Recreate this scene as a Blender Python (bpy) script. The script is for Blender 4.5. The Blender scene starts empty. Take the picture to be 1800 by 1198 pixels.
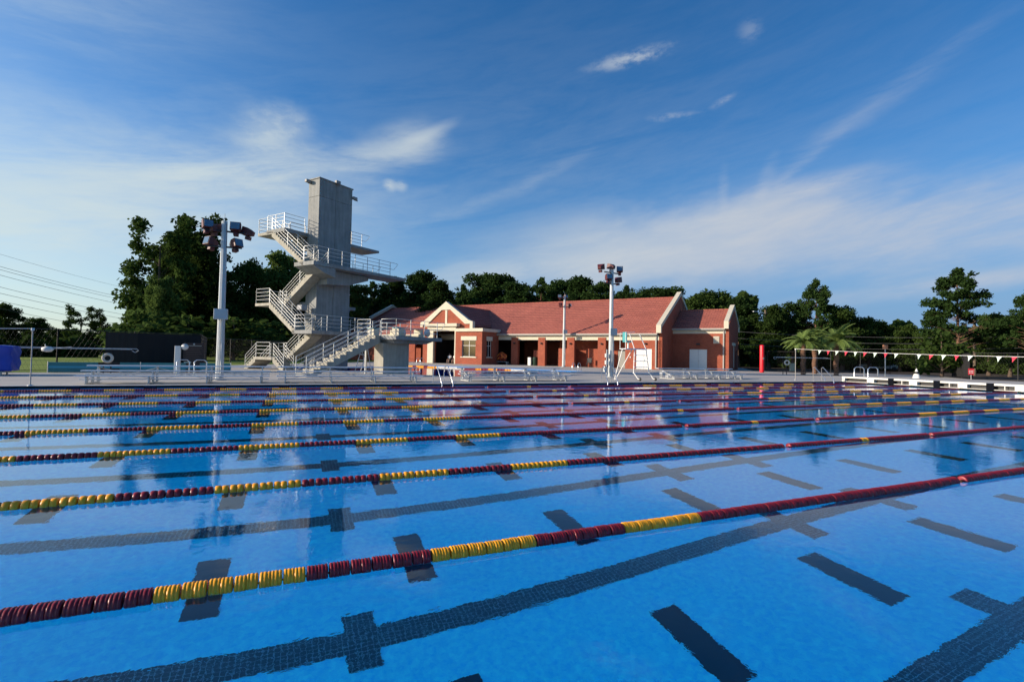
import bpy, bmesh, math, random
import numpy as np
from mathutils import Vector, Matrix
random.seed(7); rng = np.random.default_rng(7)
S = bpy.context.scene
COL = S.collection
R = math.radians
# ------------------------------------------------------------------ camera
CX, CY, CZ = -10.0524, 0.0, 1.535
FPX, YAW, PIT, ROLL = 884.1, 0.40725, 0.0257, 0.01955
cd = bpy.data.cameras.new("camera"); cam = bpy.data.objects.new("camera", cd); COL.objects.link(cam)
cd.sensor_width = 36; cd.lens = 36*FPX/1800; cd.clip_start = 0.05; cd.clip_end = 6000
cam.location = (CX, CY, CZ)
cam.rotation_mode = 'QUATERNION'
cam.rotation_quaternion = (Matrix.Rotation(-YAW, 3, 'Z') @ Matrix.Rotation(math.pi/2+PIT, 3, 'X') @ Matrix.Rotation(ROLL, 3, 'Z')).to_quaternion()
S.camera = cam
# ------------------------------------------------------------------ light
SUN_EL = 16.0
TOSUN = Vector((-0.985*math.cos(R(SUN_EL)), 0.172*math.cos(R(SUN_EL)), math.sin(R(SUN_EL))))
W = bpy.data.worlds.new("World"); S.world = W; W.use_nodes = True
def build_world():
    nt = W.node_tree; nt.nodes.clear(); N = nt.nodes.new; L = nt.links.new
    out = N('ShaderNodeOutputWorld'); bg = N('ShaderNodeBackground'); bg.inputs[1].default_value = 0.13
    sky = N('ShaderNodeTexSky'); sky.sky_type = 'NISHITA'; sky.sun_disc = False
    sky.sun_elevation = R(SUN_EL); sky.sun_rotation = math.atan2(TOSUN.x, TOSUN.y)
    sky.air_density = 1.0; sky.dust_density = 0.6; sky.ozone_density = 4.0; sky.altitude = 50
    tc = N('ShaderNodeTexCoord'); sep = N('ShaderNodeSeparateXYZ'); L(tc.outputs['Generated'], sep.inputs[0])
    def M(op, a, b=None, c=None, clamp=False):
        n = N('ShaderNodeMath'); n.operation = op; n.use_clamp = clamp
        for i, v in enumerate((a, b, c)):
            if v is None: continue
            if hasattr(v, 'links'): L(v, n.inputs[i])
            else: n.inputs[i].default_value = v
        return n.outputs[0]
    x, y, z = sep.outputs
    az = M('ARCTAN2', x, y)                       # 0 = +Y, positive towards +X
    el = M('ARCTAN2', z, M('SQRT', M('ADD', M('MULTIPLY', x, x), M('MULTIPLY', y, y))))
    def comb(a, b, c):
        n = N('ShaderNodeCombineXYZ')
        for i, v in enumerate((a, b, c)):
            if hasattr(v, 'links'): L(v, n.inputs[i])
            else: n.inputs[i].default_value = v
        return n.outputs[0]
    def noise(vec, scale, detail, rough, dist=0.0):
        n = N('ShaderNodeTexNoise'); n.inputs['Scale'].default_value = scale; n.inputs['Detail'].default_value = detail
        n.inputs['Roughness'].default_value = rough; n.inputs['Distortion'].default_value = dist; L(vec, n.inputs['Vector']); return n.outputs[0]
    def ramp(v, lo, hi):
        n = N('ShaderNodeMapRange'); n.interpolation_type = 'SMOOTHSTEP'; L(v, n.inputs[0]); n.inputs[1].default_value = lo; n.inputs[2].default_value = hi; return n.outputs[0]
    deg = math.pi/180
    def blob(a0, e0, sa, se, tilt=0.0, edge=1.0, wob=None):
        """soft elliptical area of sky, angles in degrees"""
        da = M('SUBTRACT', az, a0*deg); de = M('SUBTRACT', el, e0*deg)
        if wob is not None:
            de = M('ADD', de, M('MULTIPLY', M('SUBTRACT', wob, 0.5), se*deg*1.6))
            da = M('ADD', da, M('MULTIPLY', M('SUBTRACT', wob, 0.5), sa*deg*0.8))
        ct, st = math.cos(tilt*deg), math.sin(tilt*deg)
        p = M('DIVIDE', M('ADD', M('MULTIPLY', da, ct), M('MULTIPLY', de, st)), sa*deg)
        q = M('DIVIDE', M('SUBTRACT', M('MULTIPLY', de, ct), M('MULTIPLY', da, st)), se*deg)
        r2 = M('ADD', M('MULTIPLY', p, p), M('MULTIPLY', q, q))
        return M('SUBTRACT', 1.0, ramp(M('SQRT', r2), max(0.0, 1-edge), 1.15))
    base = comb(M('MULTIPLY', az, 1.0), M('MULTIPLY', el, 2.2), 0.3)
    wob = noise(base, 3.2, 5, 0.6)
    sheared = comb(M('ADD', az, M('MULTIPLY', el, 1.5)), M('SUBTRACT', M('MULTIPLY', el, 6.0), M('MULTIPLY', az, 1.3)), 1.7)
    streak = noise(sheared, 2.6, 9, 0.62, 0.5)
    fine = noise(sheared, 9.0, 8, 0.7, 0.3)
    tex = ramp(M('ADD', M('MULTIPLY', streak, 0.7), M('MULTIPLY', fine, 0.3)), 0.33, 0.66)
    puff = ramp(noise(base, 16, 8, 0.66), 0.40, 0.62)
    terms = []
    def add(b, t, k): terms.append(M('MULTIPLY', M('MULTIPLY', b, t), k))
    def soft(t, f): return M('ADD', M('MULTIPLY', t, 1-f), f)
    CLOUDS(add, blob, soft, tex, puff, streak, fine, wob, M)
    tot = terms[0]
    for t in terms[1:]: tot = M('SUBTRACT', M('ADD', tot, t), M('MULTIPLY', tot, t))
    tot = M('MINIMUM', M('MAXIMUM', tot, 0.0), 0.95)
    # light of the clouds: warm white near the sun, greyer away from it
    vd = N('ShaderNodeVectorMath'); vd.operation = 'DOT_PRODUCT'; L(tc.outputs['Generated'], vd.inputs[0]); vd.inputs[1].default_value = TOSUN
    near = ramp(vd.outputs['Value'], -0.9, 0.9)
    cm = N('ShaderNodeMix'); cm.data_type = 'RGBA'; L(near, cm.inputs[0])
    cm.inputs[6].default_value = (*CLOUD_FAR, 1); cm.inputs[7].default_value = (*CLOUD_NEAR, 1)
    # the sky itself: a little richer than the model's own blue
    hs = N('ShaderNodeHueSaturation'); hs.inputs['Hue'].default_value = SKY_HUE; hs.inputs['Saturation'].default_value = SKY_SAT; hs.inputs['Value'].default_value = SKY_VAL
    L(sky.outputs[0], hs.inputs['Color']); L(M('MULTIPLY_ADD', near, .26, SKY_VAL-.19), hs.inputs['Value'])
    # denser air close to the horizon, bluer on the side away from the sun
    la = N('ShaderNodeMix'); la.data_type = 'RGBA'
    low = M('MULTIPLY', M('SUBTRACT', 1.0, ramp(el, 0.0, 24*deg)), M('SUBTRACT', 1.0, ramp(vd.outputs['Value'], -0.5, 0.55)))
    L(M('MULTIPLY', low, 0.92), la.inputs[0]); L(hs.outputs[0], la.inputs[6]); la.inputs[7].default_value = (.85, 1.60, 2.85, 1)
    mx = N('ShaderNodeMix'); mx.data_type = 'RGBA'; L(tot, mx.inputs[0]); L(la.outputs[2], mx.inputs[6]); L(cm.outputs[2], mx.inputs[7])
    L(mx.outputs[2], bg.inputs[0]); L(bg.outputs[0], out.inputs[0])
CLOUD_NEAR = (3.3, 3.75, 3.6); CLOUD_FAR = (2.6, 2.75, 3.1)
SKY_HUE, SKY_SAT, SKY_VAL = 0.503, 1.22, 0.90
def CLOUDS(add, blob, soft, tex, puff, streak, fine, wob, M):
    add(blob(-34, 6, 46, 15, 0, 1.0), soft(tex, .8), .85)           # bright haze on the sunward side
    add(blob(-12, 13, 28, 9.5, 8, 1.0, wob), soft(tex, .35), .72)    # broad veil on the left
    add(blob(-5, 17.0, 16, 2.8, 9, .95, wob), soft(tex, .35), .75)
    add(blob(-4.0, 21.2, 3.0, 2.6, 0, .95, wob), soft(puff, .5), .42)  # cumulus above the tower
    add(blob(-1.6, 22.4, 3.4, 2.2, 0, .85, wob), soft(puff, .45), .42)
    add(blob(-2.4, 19.8, 5.4, 2.4, 0, 1.0, wob), soft(puff, .6), .40)
    add(blob(8.5, 20.8, 9.5, 1.9, 12, 1.0, wob), tex, .48)  # wisp to its right
    add(blob(13.2, 23.2, 4.6, .9, 26, 1.0, wob), tex, .42)
    add(blob(11, 22.2, 5, 2.6, 8, 1.0, wob), tex, .45)
    add(blob(9.3, 17.9, 1.0, .9, 0, .95, wob), puff, .62)
    add(blob(10.5, 18.0, .9, .8, 0, .95, wob), puff, .5)
    add(blob(-44, 22, 4, 1, 0, .9, wob), puff, .5)
    add(blob(41, 11.8, 24, 5.4, 3, .85, wob), soft(tex, .72), .92); add(blob(33, 10.0, 20, 3.0, 3, 1.0, wob), soft(tex, .6), .5)     # long bank, right
    add(blob(64, 12.2, 26, 4.8, 0, .9, wob), soft(tex, .42), .88)
    add(blob(24, 8.5, 18, 3.2, 8, 1.0, wob), soft(tex, .4), .75)
    add(blob(54, 16.4, 9, 1.6, 8, 1.0, wob), tex, .75)
    add(blob(68, 7.0, 24, 1.2, 6, .95), soft(tex, .2), .65)
    add(blob(36.5, 30.4, 5.6, .9, 6, 1.0, wob), puff, .62)
    add(blob(48.5, 31.0, 1.6, 1.2, 0, 1.0, wob), puff, .22)
    add(blob(41, 24.8, 3.2, .5, 0, 1.0, wob), puff, .4); add(blob(46, 25.6, 1.6, .45, 20, 1.0, wob), puff, .35)
    add(blob(58, 22, 18, 1.5, 26, 1.0, wob), tex, .17)
    add(blob(44, 14, 20, .9, 30, 1.0, wob), tex, .22)
    add(blob(22, 18, 16, 1.0, 24, 1.0, wob), tex, .18)
    add(blob(46, 17, .7, 2.8, 0, 1.0, wob), soft(tex, .1), .25); add(blob(50, 17.5, .9, 3.0, -22, 1.0, wob), soft(tex, .1), .22)
    add(blob(30, 12, 70, 30, 0, 1.0), tex, .12)
    add(blob(-32, 28, 34, 16, 14, 1.0), soft(tex, .45), .42)
build_world()
ld = bpy.data.lights.new("sun", 'SUN'); ld.energy = 4.2; ld.angle = R(0.6); ld.color = (1.0, 0.85, 0.68)
sun = bpy.data.objects.new("sun", ld); COL.objects.link(sun); sun.location = (-40, 10, 40)
sun.rotation_euler = TOSUN.to_track_quat('Z', 'Y').to_euler()
pass
S.view_settings.view_transform = 'Standard'; S.view_settings.look = 'None'; S.view_settings.gamma = 1.0
S.view_settings.use_curve_mapping = False; S.view_settings.exposure = 0.68
S.cycles.max_bounces = 20; S.cycles.diffuse_bounces = 8; S.cycles.glossy_bounces = 8; S.cycles.transmission_bounces = 12
S.cycles.transparent_max_bounces = 8; S.cycles.caustics_refractive = True; S.cycles.caustics_reflective = True
S.cycles.sample_clamp_indirect = 6.0; S.cycles.blur_glossy = 1.0
S.cycles.use_denoising = True
# ------------------------------------------------------------------ pixel -> place helpers (1800 px wide photograph)
def ray(px, py):
    a = (px-900)/FPX; b = (599-py)/FPX
    cr, sr = math.cos(ROLL), math.sin(ROLL); a, b = a*cr-b*sr, a*sr+b*cr
    cp, sp = math.cos(PIT), math.sin(PIT); f = cp-b*sp; z = sp+b*cp
    c, s = math.cos(YAW), math.sin(YAW)
    return Vector((a*c+f*s, -a*s+f*c, z))
def ground_at(px, py, z=0.08):
    r = ray(px, py); return Vector((CX, CY, CZ))+r*((z-CZ)/r.z)
def at_dist(px, D, z=0.0):
    r = ray(px, 620); r.z = 0; r.normalize(); p = Vector((CX, CY, 0))+r*D; p.z = z; return p
def height_at(px, py, p):
    """height of the point above place p that is seen at px,py"""
    r = ray(px, py); d = math.hypot(p.x-CX, p.y-CY); return CZ + r.z/math.hypot(r.x, r.y)*d
# ------------------------------------------------------------------ helpers
def mat(name, base=(.5, .5, .5), rough=.6, metal=0.0, spec=.5, noise=0.0, nscale=5.0, bump=0.0, bscale=40.0, build=None, coat=0.0, alt=None):
    m = bpy.data.materials.new(name); m.use_nodes = True; nt = m.node_tree; b = nt.nodes['Principled BSDF']
    b.inputs['Base Color'].default_value = (*base, 1); b.inputs['Roughness'].default_value = rough
    b.inputs['Metallic'].default_value = metal; b.inputs['Specular IOR Level'].default_value = spec
    b.inputs['Coat Weight'].default_value = coat
    tc = nt.nodes.new('ShaderNodeTexCoord')
    if noise or alt:
        n = nt.nodes.new('ShaderNodeTexNoise'); n.inputs['Scale'].default_value = nscale; n.inputs['Detail'].default_value = 7; n.inputs['Roughness'].default_value = .65
        nt.links.new(tc.outputs['Object'], n.inputs['Vector'])
        r = nt.nodes.new('ShaderNodeMapRange'); nt.links.new(n.outputs[0], r.inputs[0]); r.inputs[1].default_value = .3; r.inputs[2].default_value = .7
        mx = nt.nodes.new('ShaderNodeMix'); mx.data_type = 'RGBA'; nt.links.new(r.outputs[0], mx.inputs[0])
        a = alt or tuple(c*(1-noise) for c in base)
        mx.inputs[6].default_value = (*a, 1); mx.inputs[7].default_value = (*tuple(min(1, c*(1+noise*.5)) for c in base), 1)
        nt.links.new(mx.outputs[2], b.inputs['Base Color'])
    if bump:
        n = nt.nodes.new('ShaderNodeTexNoise'); n.inputs['Scale'].default_value = bscale; n.inputs['Detail'].default_value = 6
        nt.links.new(tc.outputs['Object'], n.inputs['Vector'])
        bp = nt.nodes.new('ShaderNodeBump'); bp.inputs['Strength'].default_value = bump; bp.inputs['Distance'].default_value = .02
        nt.links.new(n.outputs[0], bp.inputs['Height']); nt.links.new(bp.outputs[0], b.inputs['Normal'])
    if build: build(nt, b, tc)
    return m
class MB:
    def __init__(s): s.v = []; s.f = []; s.m = []; s.cur = 0; s.smooth = set()
    def add(s, vs, fs, sm=False):
        o = len(s.v); s.v += [tuple(p) for p in vs]
        for f in fs:
            if sm: s.smooth.add(len(s.f))
            s.f.append(tuple(i+o for i in f)); s.m.append(s.cur)
        return s
    def box(s, x0, x1, y0, y1, z0, z1):
        if x0 > x1: x0, x1 = x1, x0
        if y0 > y1: y0, y1 = y1, y0
        if z0 > z1: z0, z1 = z1, z0
        return s.add([(x0,y0,z0),(x1,y0,z0),(x1,y1,z0),(x0,y1,z0),(x0,y0,z1),(x1,y0,z1),(x1,y1,z1),(x0,y1,z1)],
                     [(0,3,2,1),(4,5,6,7),(0,1,5,4),(1,2,6,5),(2,3,7,6),(3,0,4,7)])
    def bevbox(s, x0, x1, y0, y1, z0, z1, b=.02):
        bm = bmesh.new(); bmesh.ops.create_cube(bm, size=1)
        for v in bm.verts: v.co = Vector(((x0+x1)/2+v.co.x*(x1-x0), (y0+y1)/2+v.co.y*(y1-y0), (z0+z1)/2+v.co.z*(z1-z0)))
        bmesh.ops.bevel(bm, geom=list(bm.edges), offset=b, segments=2, affect='EDGES', profile=.5)
        return s.bm(bm)
    def bm(s, bm, sm=False):
        bm.verts.ensure_lookup_table(); bm.verts.index_update()
        s.add([v.co for v in bm.verts], [[v.index for v in f.verts] for f in bm.faces], sm); bm.free(); return s
    def prism(s, poly, axis, a, b):
        """extrude a 2-D polygon along 'x','y' or 'z' from a to b"""
        n = len(poly)
        def P(p, t): return {'x': (t, p[0], p[1]), 'y': (p[0], t, p[1]), 'z': (p[0], p[1], t)}[axis]
        vs = [P(p, a) for p in poly]+[P(p, b) for p in poly]
        fs = [tuple(range(n)), tuple(range(2*n-1, n-1, -1))]+[(i, i+n, (i+1) % n+n, (i+1) % n) for i in range(n)]
        return s.add(vs, fs)
    def tube(s, pts, r, n=6, cap=True, rr=None, sm=True):
        pts = [Vector(p) for p in pts]; rings = []; k = len(pts); o = []
        up = None
        for i, p in enumerate(pts):
            if i == 0: d = pts[1]-pts[0]
            elif i == k-1: d = pts[-1]-pts[-2]
            else: d = (pts[i+1]-pts[i]).normalized()+(pts[i]-pts[i-1]).normalized()
            d = d.normalized() if d.length > 1e-9 else Vector((0, 0, 1))
            if up is None:
                up = Vector((0, 0, 1)) if abs(d.z) < .9 else Vector((1, 0, 0))
            a = d.cross(up)
            if a.length < 1e-6: a = d.orthogonal()
            a.normalize(); b = a.cross(d).normalized(); up = b
            q = rr[i] if rr else r
            o += [p+a*(q*math.cos(2*math.pi*j/n))+b*(q*math.sin(2*math.pi*j/n)) for j in range(n)]
        fs = [(i*n+j, i*n+(j+1) % n, (i+1)*n+(j+1) % n, (i+1)*n+j) for i in range(k-1) for j in range(n)]
        s.add(o, fs, sm)
        if cap: s.add(o[:n], [tuple(range(n-1, -1, -1))]); s.add(o[-n:], [tuple(range(n))])
        return s
    def lathe(s, prof, c=(0, 0, 0), axis='z', n=16, sm=True):
        """prof: list of (radius, along axis)"""
        vs = []
        for r, t in prof:
            for j in range(n):
                a = 2*math.pi*j/n; x, y = r*math.cos(a), r*math.sin(a)
                v = {'z': (x, y, t), 'x': (t, x, y), 'y': (x, t, y)}[axis]
                vs.append((v[0]+c[0], v[1]+c[1], v[2]+c[2]))
        k = len(prof)
        fs = [(i*n+j, i*n+(j+1) % n, (i+1)*n+(j+1) % n, (i+1)*n+j) for i in range(k-1) for j in range(n)]
        fs += [tuple(range(n-1, -1, -1)), tuple((k-1)*n+j for j in range(n))]
        return s.add(vs, fs, sm)
    def build(s, name, mats, parent=None, loc=None, rz=None, fixn=True):
        me = bpy.data.meshes.new(name); me.from_pydata(s.v, [], s.f); 
        if not isinstance(mats, (list, tuple)): mats = [mats]
        for m in mats: me.materials.append(m)
        if len(mats) > 1: me.polygons.foreach_set('material_index', s.m)
        if fixn:
            bm = bmesh.new(); bm.from_mesh(me); bmesh.ops.recalc_face_normals(bm, faces=bm.faces); bm.to_mesh(me); bm.free()
        if s.smooth: me.polygons.foreach_set('use_smooth', [i in s.smooth for i in range(len(s.f))])
        uv = me.uv_layers.new(name='UVMap')
        nv = len(me.vertices); co = np.empty(nv*3); me.vertices.foreach_get('co', co); co = co.reshape(-1, 3)
        nl = len(me.loops); li = np.empty(nl, int); me.loops.foreach_get('vertex_index', li)
        npoly = len(me.polygons); nr = np.empty(npoly*3); me.polygons.foreach_get('normal', nr); nr = nr.reshape(-1, 3)
        lt = np.empty(npoly, int); me.polygons.foreach_get('loop_total', lt)
        N = np.repeat(nr, lt, axis=0); P = co[li]
        flat = np.abs(N[:, 2]) > .9; alongx = np.abs(N[:, 0]) > np.abs(N[:, 1])
        U = np.where(flat, P[:, 0], np.where(alongx, P[:, 1], P[:, 0])); V = np.where(flat, P[:, 1], P[:, 2])
        uv.data.foreach_set('uv', np.stack([U, V], 1).ravel())
        o = bpy.data.objects.new(name, me); COL.objects.link(o)
        if loc is not None: o.location = loc
        if rz is not None: o.rotation_euler = (0, 0, rz)
        if parent is not None: o.parent = parent
        return o
def tag(o, label=None, cat=None, group=None, kind=None):
    if label: o['label'] = label
    if cat: o['category'] = cat
    if group: o['group'] = group
    if kind: o['kind'] = kind
    return o
def thing(name, label, cat, loc=(0, 0, 0), rz=0.0, group=None):
    o = bpy.data.objects.new(name, None); COL.objects.link(o); o.location = loc; o.rotation_euler = (0, 0, rz)
    o.empty_display_size = .3
    return tag(o, label, cat, group)
def copy_tree(o, parent=None):
    c = o.copy(); COL.objects.link(c); c.parent = parent
    for ch in list(o.children): copy_tree(ch, c)
    return c
def place(o, loc, rz, label, group=None, scale=None):
    o.location = loc; o.rotation_euler = (0, 0, rz); o['label'] = label
    if group: o['group'] = group
    if scale: o.scale = scale if hasattr(scale, '__len__') else (scale,)*3
    return o
# ------------------------------------------------------------------ the pool and the deck
POOL = (-25.0, 25.0, -0.02, 22.95)      # x0 x1 y0 y1, water level z = 0
DECK = 0.07; DEPTH = 2.45
AROT = math.atan2(-0.8110, 0.5851)       # building and diving well stand at this angle
TW = Vector((-8.72, 39.2, 0.07))        # foot of the diving tower wall
def tw(u, v, z=0.0):
    """diving-well frame: x along the front wall, y towards the building"""
    c, s = math.cos(AROT), math.sin(AROT); return Vector((TW.x+u*c-v*s, TW.y+u*s+v*c, z))
def m_deck_b(nt, b, tc):
    N = nt.nodes.new; L = nt.links.new
    n1 = N('ShaderNodeTexNoise'); n1.inputs['Scale'].default_value = .35; n1.inputs['Detail'].default_value = 8; n1.inputs['Roughness'].default_value = .6
    n2 = N('ShaderNodeTexNoise'); n2.inputs['Scale'].default_value = 30; n2.inputs['Detail'].default_value = 4
    L(tc.outputs['Object'], n1.inputs[0]); L(tc.outputs['Object'], n2.inputs[0])
    br = N('ShaderNodeTexBrick'); br.offset = 0; br.inputs['Scale'].default_value = 1; br.inputs['Brick Width'].default_value = 3.05; br.inputs['Row Height'].default_value = 3.05
    br.inputs['Mortar Size'].default_value = .012; br.inputs['Color1'].default_value = (.46, .42, .355, 1); br.inputs['Color2'].default_value = (.50, .455, .39, 1); br.inputs['Mortar'].default_value = (.22, .2, .18, 1)
    L(tc.outputs['Object'], br.inputs[0])
    mr = N('ShaderNodeMapRange'); L(n1.outputs[0], mr.inputs[0]); mr.inputs[1].default_value = .3; mr.inputs[2].default_value = .7; mr.inputs[3].default_value = .82; mr.inputs[4].default_value = 1.08
    mr2 = N('ShaderNodeMapRange'); L(n2.outputs[0], mr2.inputs[0]); mr2.inputs[3].default_value = .9; mr2.inputs[4].default_value = 1.1
    mm = N('ShaderNodeMath'); mm.operation = 'MULTIPLY'; L(mr.outputs[0], mm.inputs[0]); L(mr2.outputs[0], mm.inputs[1])
    vm = N('ShaderNodeVectorMath'); vm.operation = 'SCALE'; L(br.outputs[0], vm.inputs[0]); L(mm.outputs[0], vm.inputs['Scale'])
    L(vm.outputs[0], b.inputs['Base Color'])
M_DECK = mat('deck_concrete', rough=.75, build=m_deck_b)
M_COPING = mat('coping_concrete', (.56, .53, .47), .7, noise=.15, nscale=3)
def m_grass_b(nt, b, tc):
    N = nt.nodes.new; L = nt.links.new
    n1 = N('ShaderNodeTexNoise'); n1.inputs['Scale'].default_value = .12; n1.inputs['Detail'].default_value = 6
    n2 = N('ShaderNodeTexNoise'); n2.inputs['Scale'].default_value = 3; n2.inputs['Detail'].default_value = 6
    L(tc.outputs['Object'], n1.inputs[0]); L(tc.outputs['Object'], n2.inputs[0])
    a = N('ShaderNodeMath'); a.operation = 'MULTIPLY_ADD'; L(n2.outputs[0], a.inputs[0]); a.inputs[1].default_value = .4; L(n1.outputs[0], a.inputs[2])
    cr = N('ShaderNodeValToRGB'); L(a.outputs[0], cr.inputs[0])
    cr.color_ramp.elements[0].position = .45; cr.color_ramp.elements[0].color = (.085, .14, .02, 1)
    cr.color_ramp.elements[1].position = .95; cr.color_ramp.elements[1].color = (.27, .32, .06, 1)
    L(cr.outputs[0], b.inputs['Base Color'])
M_GRASS = mat('grass', rough=.9, spec=.1, build=m_grass_b)
DW = dict(x0=-6.0, x1=12.8, y0=1.1, y1=19.5)     # diving well in the tower's frame
def sheet_with_hole(name, outer, hole, z, m):
    bm = bmesh.new(); o = [bm.verts.new((p[0], p[1], z)) for p in outer]; h = [[bm.verts.new((p[0], p[1], z)) for p in hh] for hh in hole]
    es = []
    for ring in [o]+h:
        for i in range(len(ring)): es.append(bm.edges.new((ring[i], ring[(i+1) % len(ring)])))
    bmesh.ops.triangle_fill(bm, edges=es, use_beauty=True, use_dissolve=False)
    mb = MB().bm(bm); ob = mb.build(name, m); return ob
swim_hole = [(POOL[0], POOL[2]), (POOL[1], POOL[2]), (POOL[1], POOL[3]), (POOL[0], POOL[3])]
dw_hole = [tuple(tw(DW['x0'], DW['y0']))[:2], tuple(tw(DW['x1'], DW['y0']))[:2], tuple(tw(DW['x1'], DW['y1']))[:2], tuple(tw(DW['x0'], DW['y1']))[:2]]
deck_outer = [(-34, -14), (45.5, -14), (45.5, 25.3), (52, 30.6), (53, 33.9), (50, 37.8), (41.5, 38.6), (40.5, 44), tuple(tw(22, 60))[:2], tuple(tw(-33, 60))[:2], (-16.5, 48), (-16.5, 38.5), (-14.9, 36.6), (-22.0, 34.2), (-34, 33.0)]
gbig = [(-2500, -2500), (2500, -2500), (2500, 2500), (-2500, 2500)]
inner = [(-34, -14), (46, -14), (46, 27), (46, 27.0)]
tag(sheet_with_hole('pool_deck', deck_outer, [swim_hole, dw_hole], DECK, M_DECK), kind='structure')
tag(sheet_with_hole('ground', gbig, [swim_hole, dw_hole], DECK-.03, M_GRASS), kind='structure')
# basin
def m_tile_floor(nt, b, tc):
    N = nt.nodes.new; L = nt.links.new
    n1 = N('ShaderNodeTexNoise'); n1.inputs['Scale'].default_value = 13; n1.inputs['Detail'].default_value = 10; n1.inputs['Roughness'].default_value = .7
    L(tc.outputs['Object'], n1.inputs[0])
    cr = N('ShaderNodeValToRGB'); L(n1.outputs[0], cr.inputs[0]); cr.color_ramp.elements[0].position = .36; cr.color_ramp.elements[1].position = .64
    cr.color_ramp.elements[0].color = (.05, .55, .92, 1); cr.color_ramp.elements[1].color = (.16, .80, 1.0, 1)
    L(cr.outputs[0], b.inputs['Base Color'])
M_BASIN = mat('pool_plaster', rough=.8, build=m_tile_floor)
def m_line_b(nt, b, tc):
    N = nt.nodes.new; L = nt.links.new
    br = N('ShaderNodeTexBrick'); br.offset = 0; br.inputs['Scale'].default_value = 1; br.inputs['Brick Width'].default_value = .052; br.inputs['Row Height'].default_value = .052
    br.inputs['Mortar Size'].default_value = .0036; br.inputs['Color1'].default_value = (.012, .02, .035, 1); br.inputs['Color2'].default_value = (.02, .03, .05, 1); br.inputs['Mortar'].default_value = (.17, .24, .30, 1)
    L(tc.outputs['Object'], br.inputs[0]); L(br.outputs[0], b.inputs['Base Color'])
M_LINE = mat('black_mosaic', rough=.4, build=m_line_b)
M_BAR = mat('dark_bar_tile', (.018, .028, .05), .8, spec=.15)
x0, x1, y0, y1 = POOL
b_ = MB()
b_.add([(x0,y0,-DEPTH),(x1,y0,-DEPTH),(x1,y1,-DEPTH),(x0,y1,-DEPTH),(x0,y0,DECK),(x1,y0,DECK),(x1,y1,DECK),(x0,y1,DECK)], [(0,1,2,3),(0,4,5,1),(1,5,6,2),(2,6,7,3),(3,7,4,0)])
basin = tag(b_.build('pool_basin', M_BASIN, fixn=False), kind='structure')
b_ = MB(); Y1 = 3.71; zz = -DEPTH+.004
CR = [-24.3+i*0 for i in ()]
for k in range(9):
    yc = Y1-1.25+2.44*k+.03
    xs = [-23, -9.4, -3.7, -1.75, 1.9, 3.8, 9.5, 23]
    b_.add([(-23,yc-.15,zz),(23,yc-.15,zz),(23,yc+.15,zz),(-23,yc+.15,zz)], [(0,1,2,3)])
    for x in (-23, -9.4, -3.7, -1.75, 23):
        for sgn in (-1, 1):
            arm, hw = (.36, .15) if x == -9.4 else (.50, .16); ya, yb = sorted((yc+sgn*.15, yc+sgn*arm)); b_.add([(x-hw,ya,zz),(x+hw,ya,zz),(x+hw,yb,zz),(x-hw,yb,zz)], [(0,1,2,3)])
b_.build('lane_line', M_LINE, basin)
b_ = MB()
for k in range(10):
    yc = Y1+2.44*(k-1)-.02
    for i in range(-6, 17):
        x = -10.82+2.165*i
        b_.add([(x-.16,yc-.52,zz),(x+.16,yc-.52,zz),(x+.16,yc+.52,zz),(x-.16,yc+.52,zz)], [(0,1,2,3)])
b_.build('cross_bar', M_BAR, basin)
# the dark targets on the far wall and on the near one
b_ = MB()
for i in range(-6, 16):
    x = -8.1+2.31*i
    b_.add([(x-.2,y1-.004,-1.2),(x+.2,y1-.004,-1.2),(x+.2,y1-.004,DECK-.01),(x-.2,y1-.004,DECK-.01)], [(0,1,2,3)])
b_.build('wall_target', M_BAR, basin)
def m_water(name, wave=1.0, absorb=(.30, .80, .97), dens=.16):
    m = bpy.data.materials.new(name); m.use_nodes = True; nt = m.node_tree; nt.nodes.clear(); N = nt.nodes.new; L = nt.links.new
    out = N('ShaderNodeOutputMaterial'); fr = N('ShaderNodeFresnel'); fr.inputs[0].default_value = 1.333
    gl = N('ShaderNodeBsdfGlossy'); gl.inputs['Roughness'].default_value = 0.0; rf = N('ShaderNodeBsdfRefraction'); rf.inputs['IOR'].default_value = 1.333; rf.inputs['Roughness'].default_value = 0
    gb = N('ShaderNodeBsdfGlass'); gb.inputs['IOR'].default_value = 1.333; gb.inputs['Roughness'].default_value = 0
    tc = N('ShaderNodeTexCoord')
    n1 = N('ShaderNodeTexNoise'); n1.inputs['Scale'].default_value = 1.1; n1.inputs['Detail'].default_value = 2
    n2 = N('ShaderNodeTexNoise'); n2.inputs['Scale'].default_value = 5.5; n2.inputs['Detail'].default_value = 4; n2.inputs['Roughness'].default_value = .55; n2.inputs['Distortion'].default_value = .4
    L(tc.outputs['Object'], n1.inputs[0]); L(tc.outputs['Object'], n2.inputs[0])
    a = N('ShaderNodeMath'); a.operation = 'MULTIPLY'; L(n2.outputs[0], a.inputs[0]); L(n1.outputs[0], a.inputs[1])
    bp = N('ShaderNodeBump'); bp.inputs['Strength'].default_value = 1.0; bp.inputs['Distance'].default_value = .0034*wave; L(a.outputs[0], bp.inputs['Height'])
    L(bp.outputs[0], gb.inputs['Normal'])
    va = N('ShaderNodeVolumeAbsorption'); va.inputs['Color'].default_value = (*absorb, 1); va.inputs['Density'].default_value = dens
    L(gb.outputs[0], out.inputs['Surface']); L(va.outputs[0], out.inputs['Volume'])
    return m
M_WATER = m_water('pool_water', 1.0, (.0, .87, 1.0), .42)
b_ = MB().box(x0-.04, x1+.04, y0-.04, y1+.04, -DEPTH-.1, 0.0)
water = tag(b_.build('pool_water', M_WATER), kind='structure')



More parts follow.
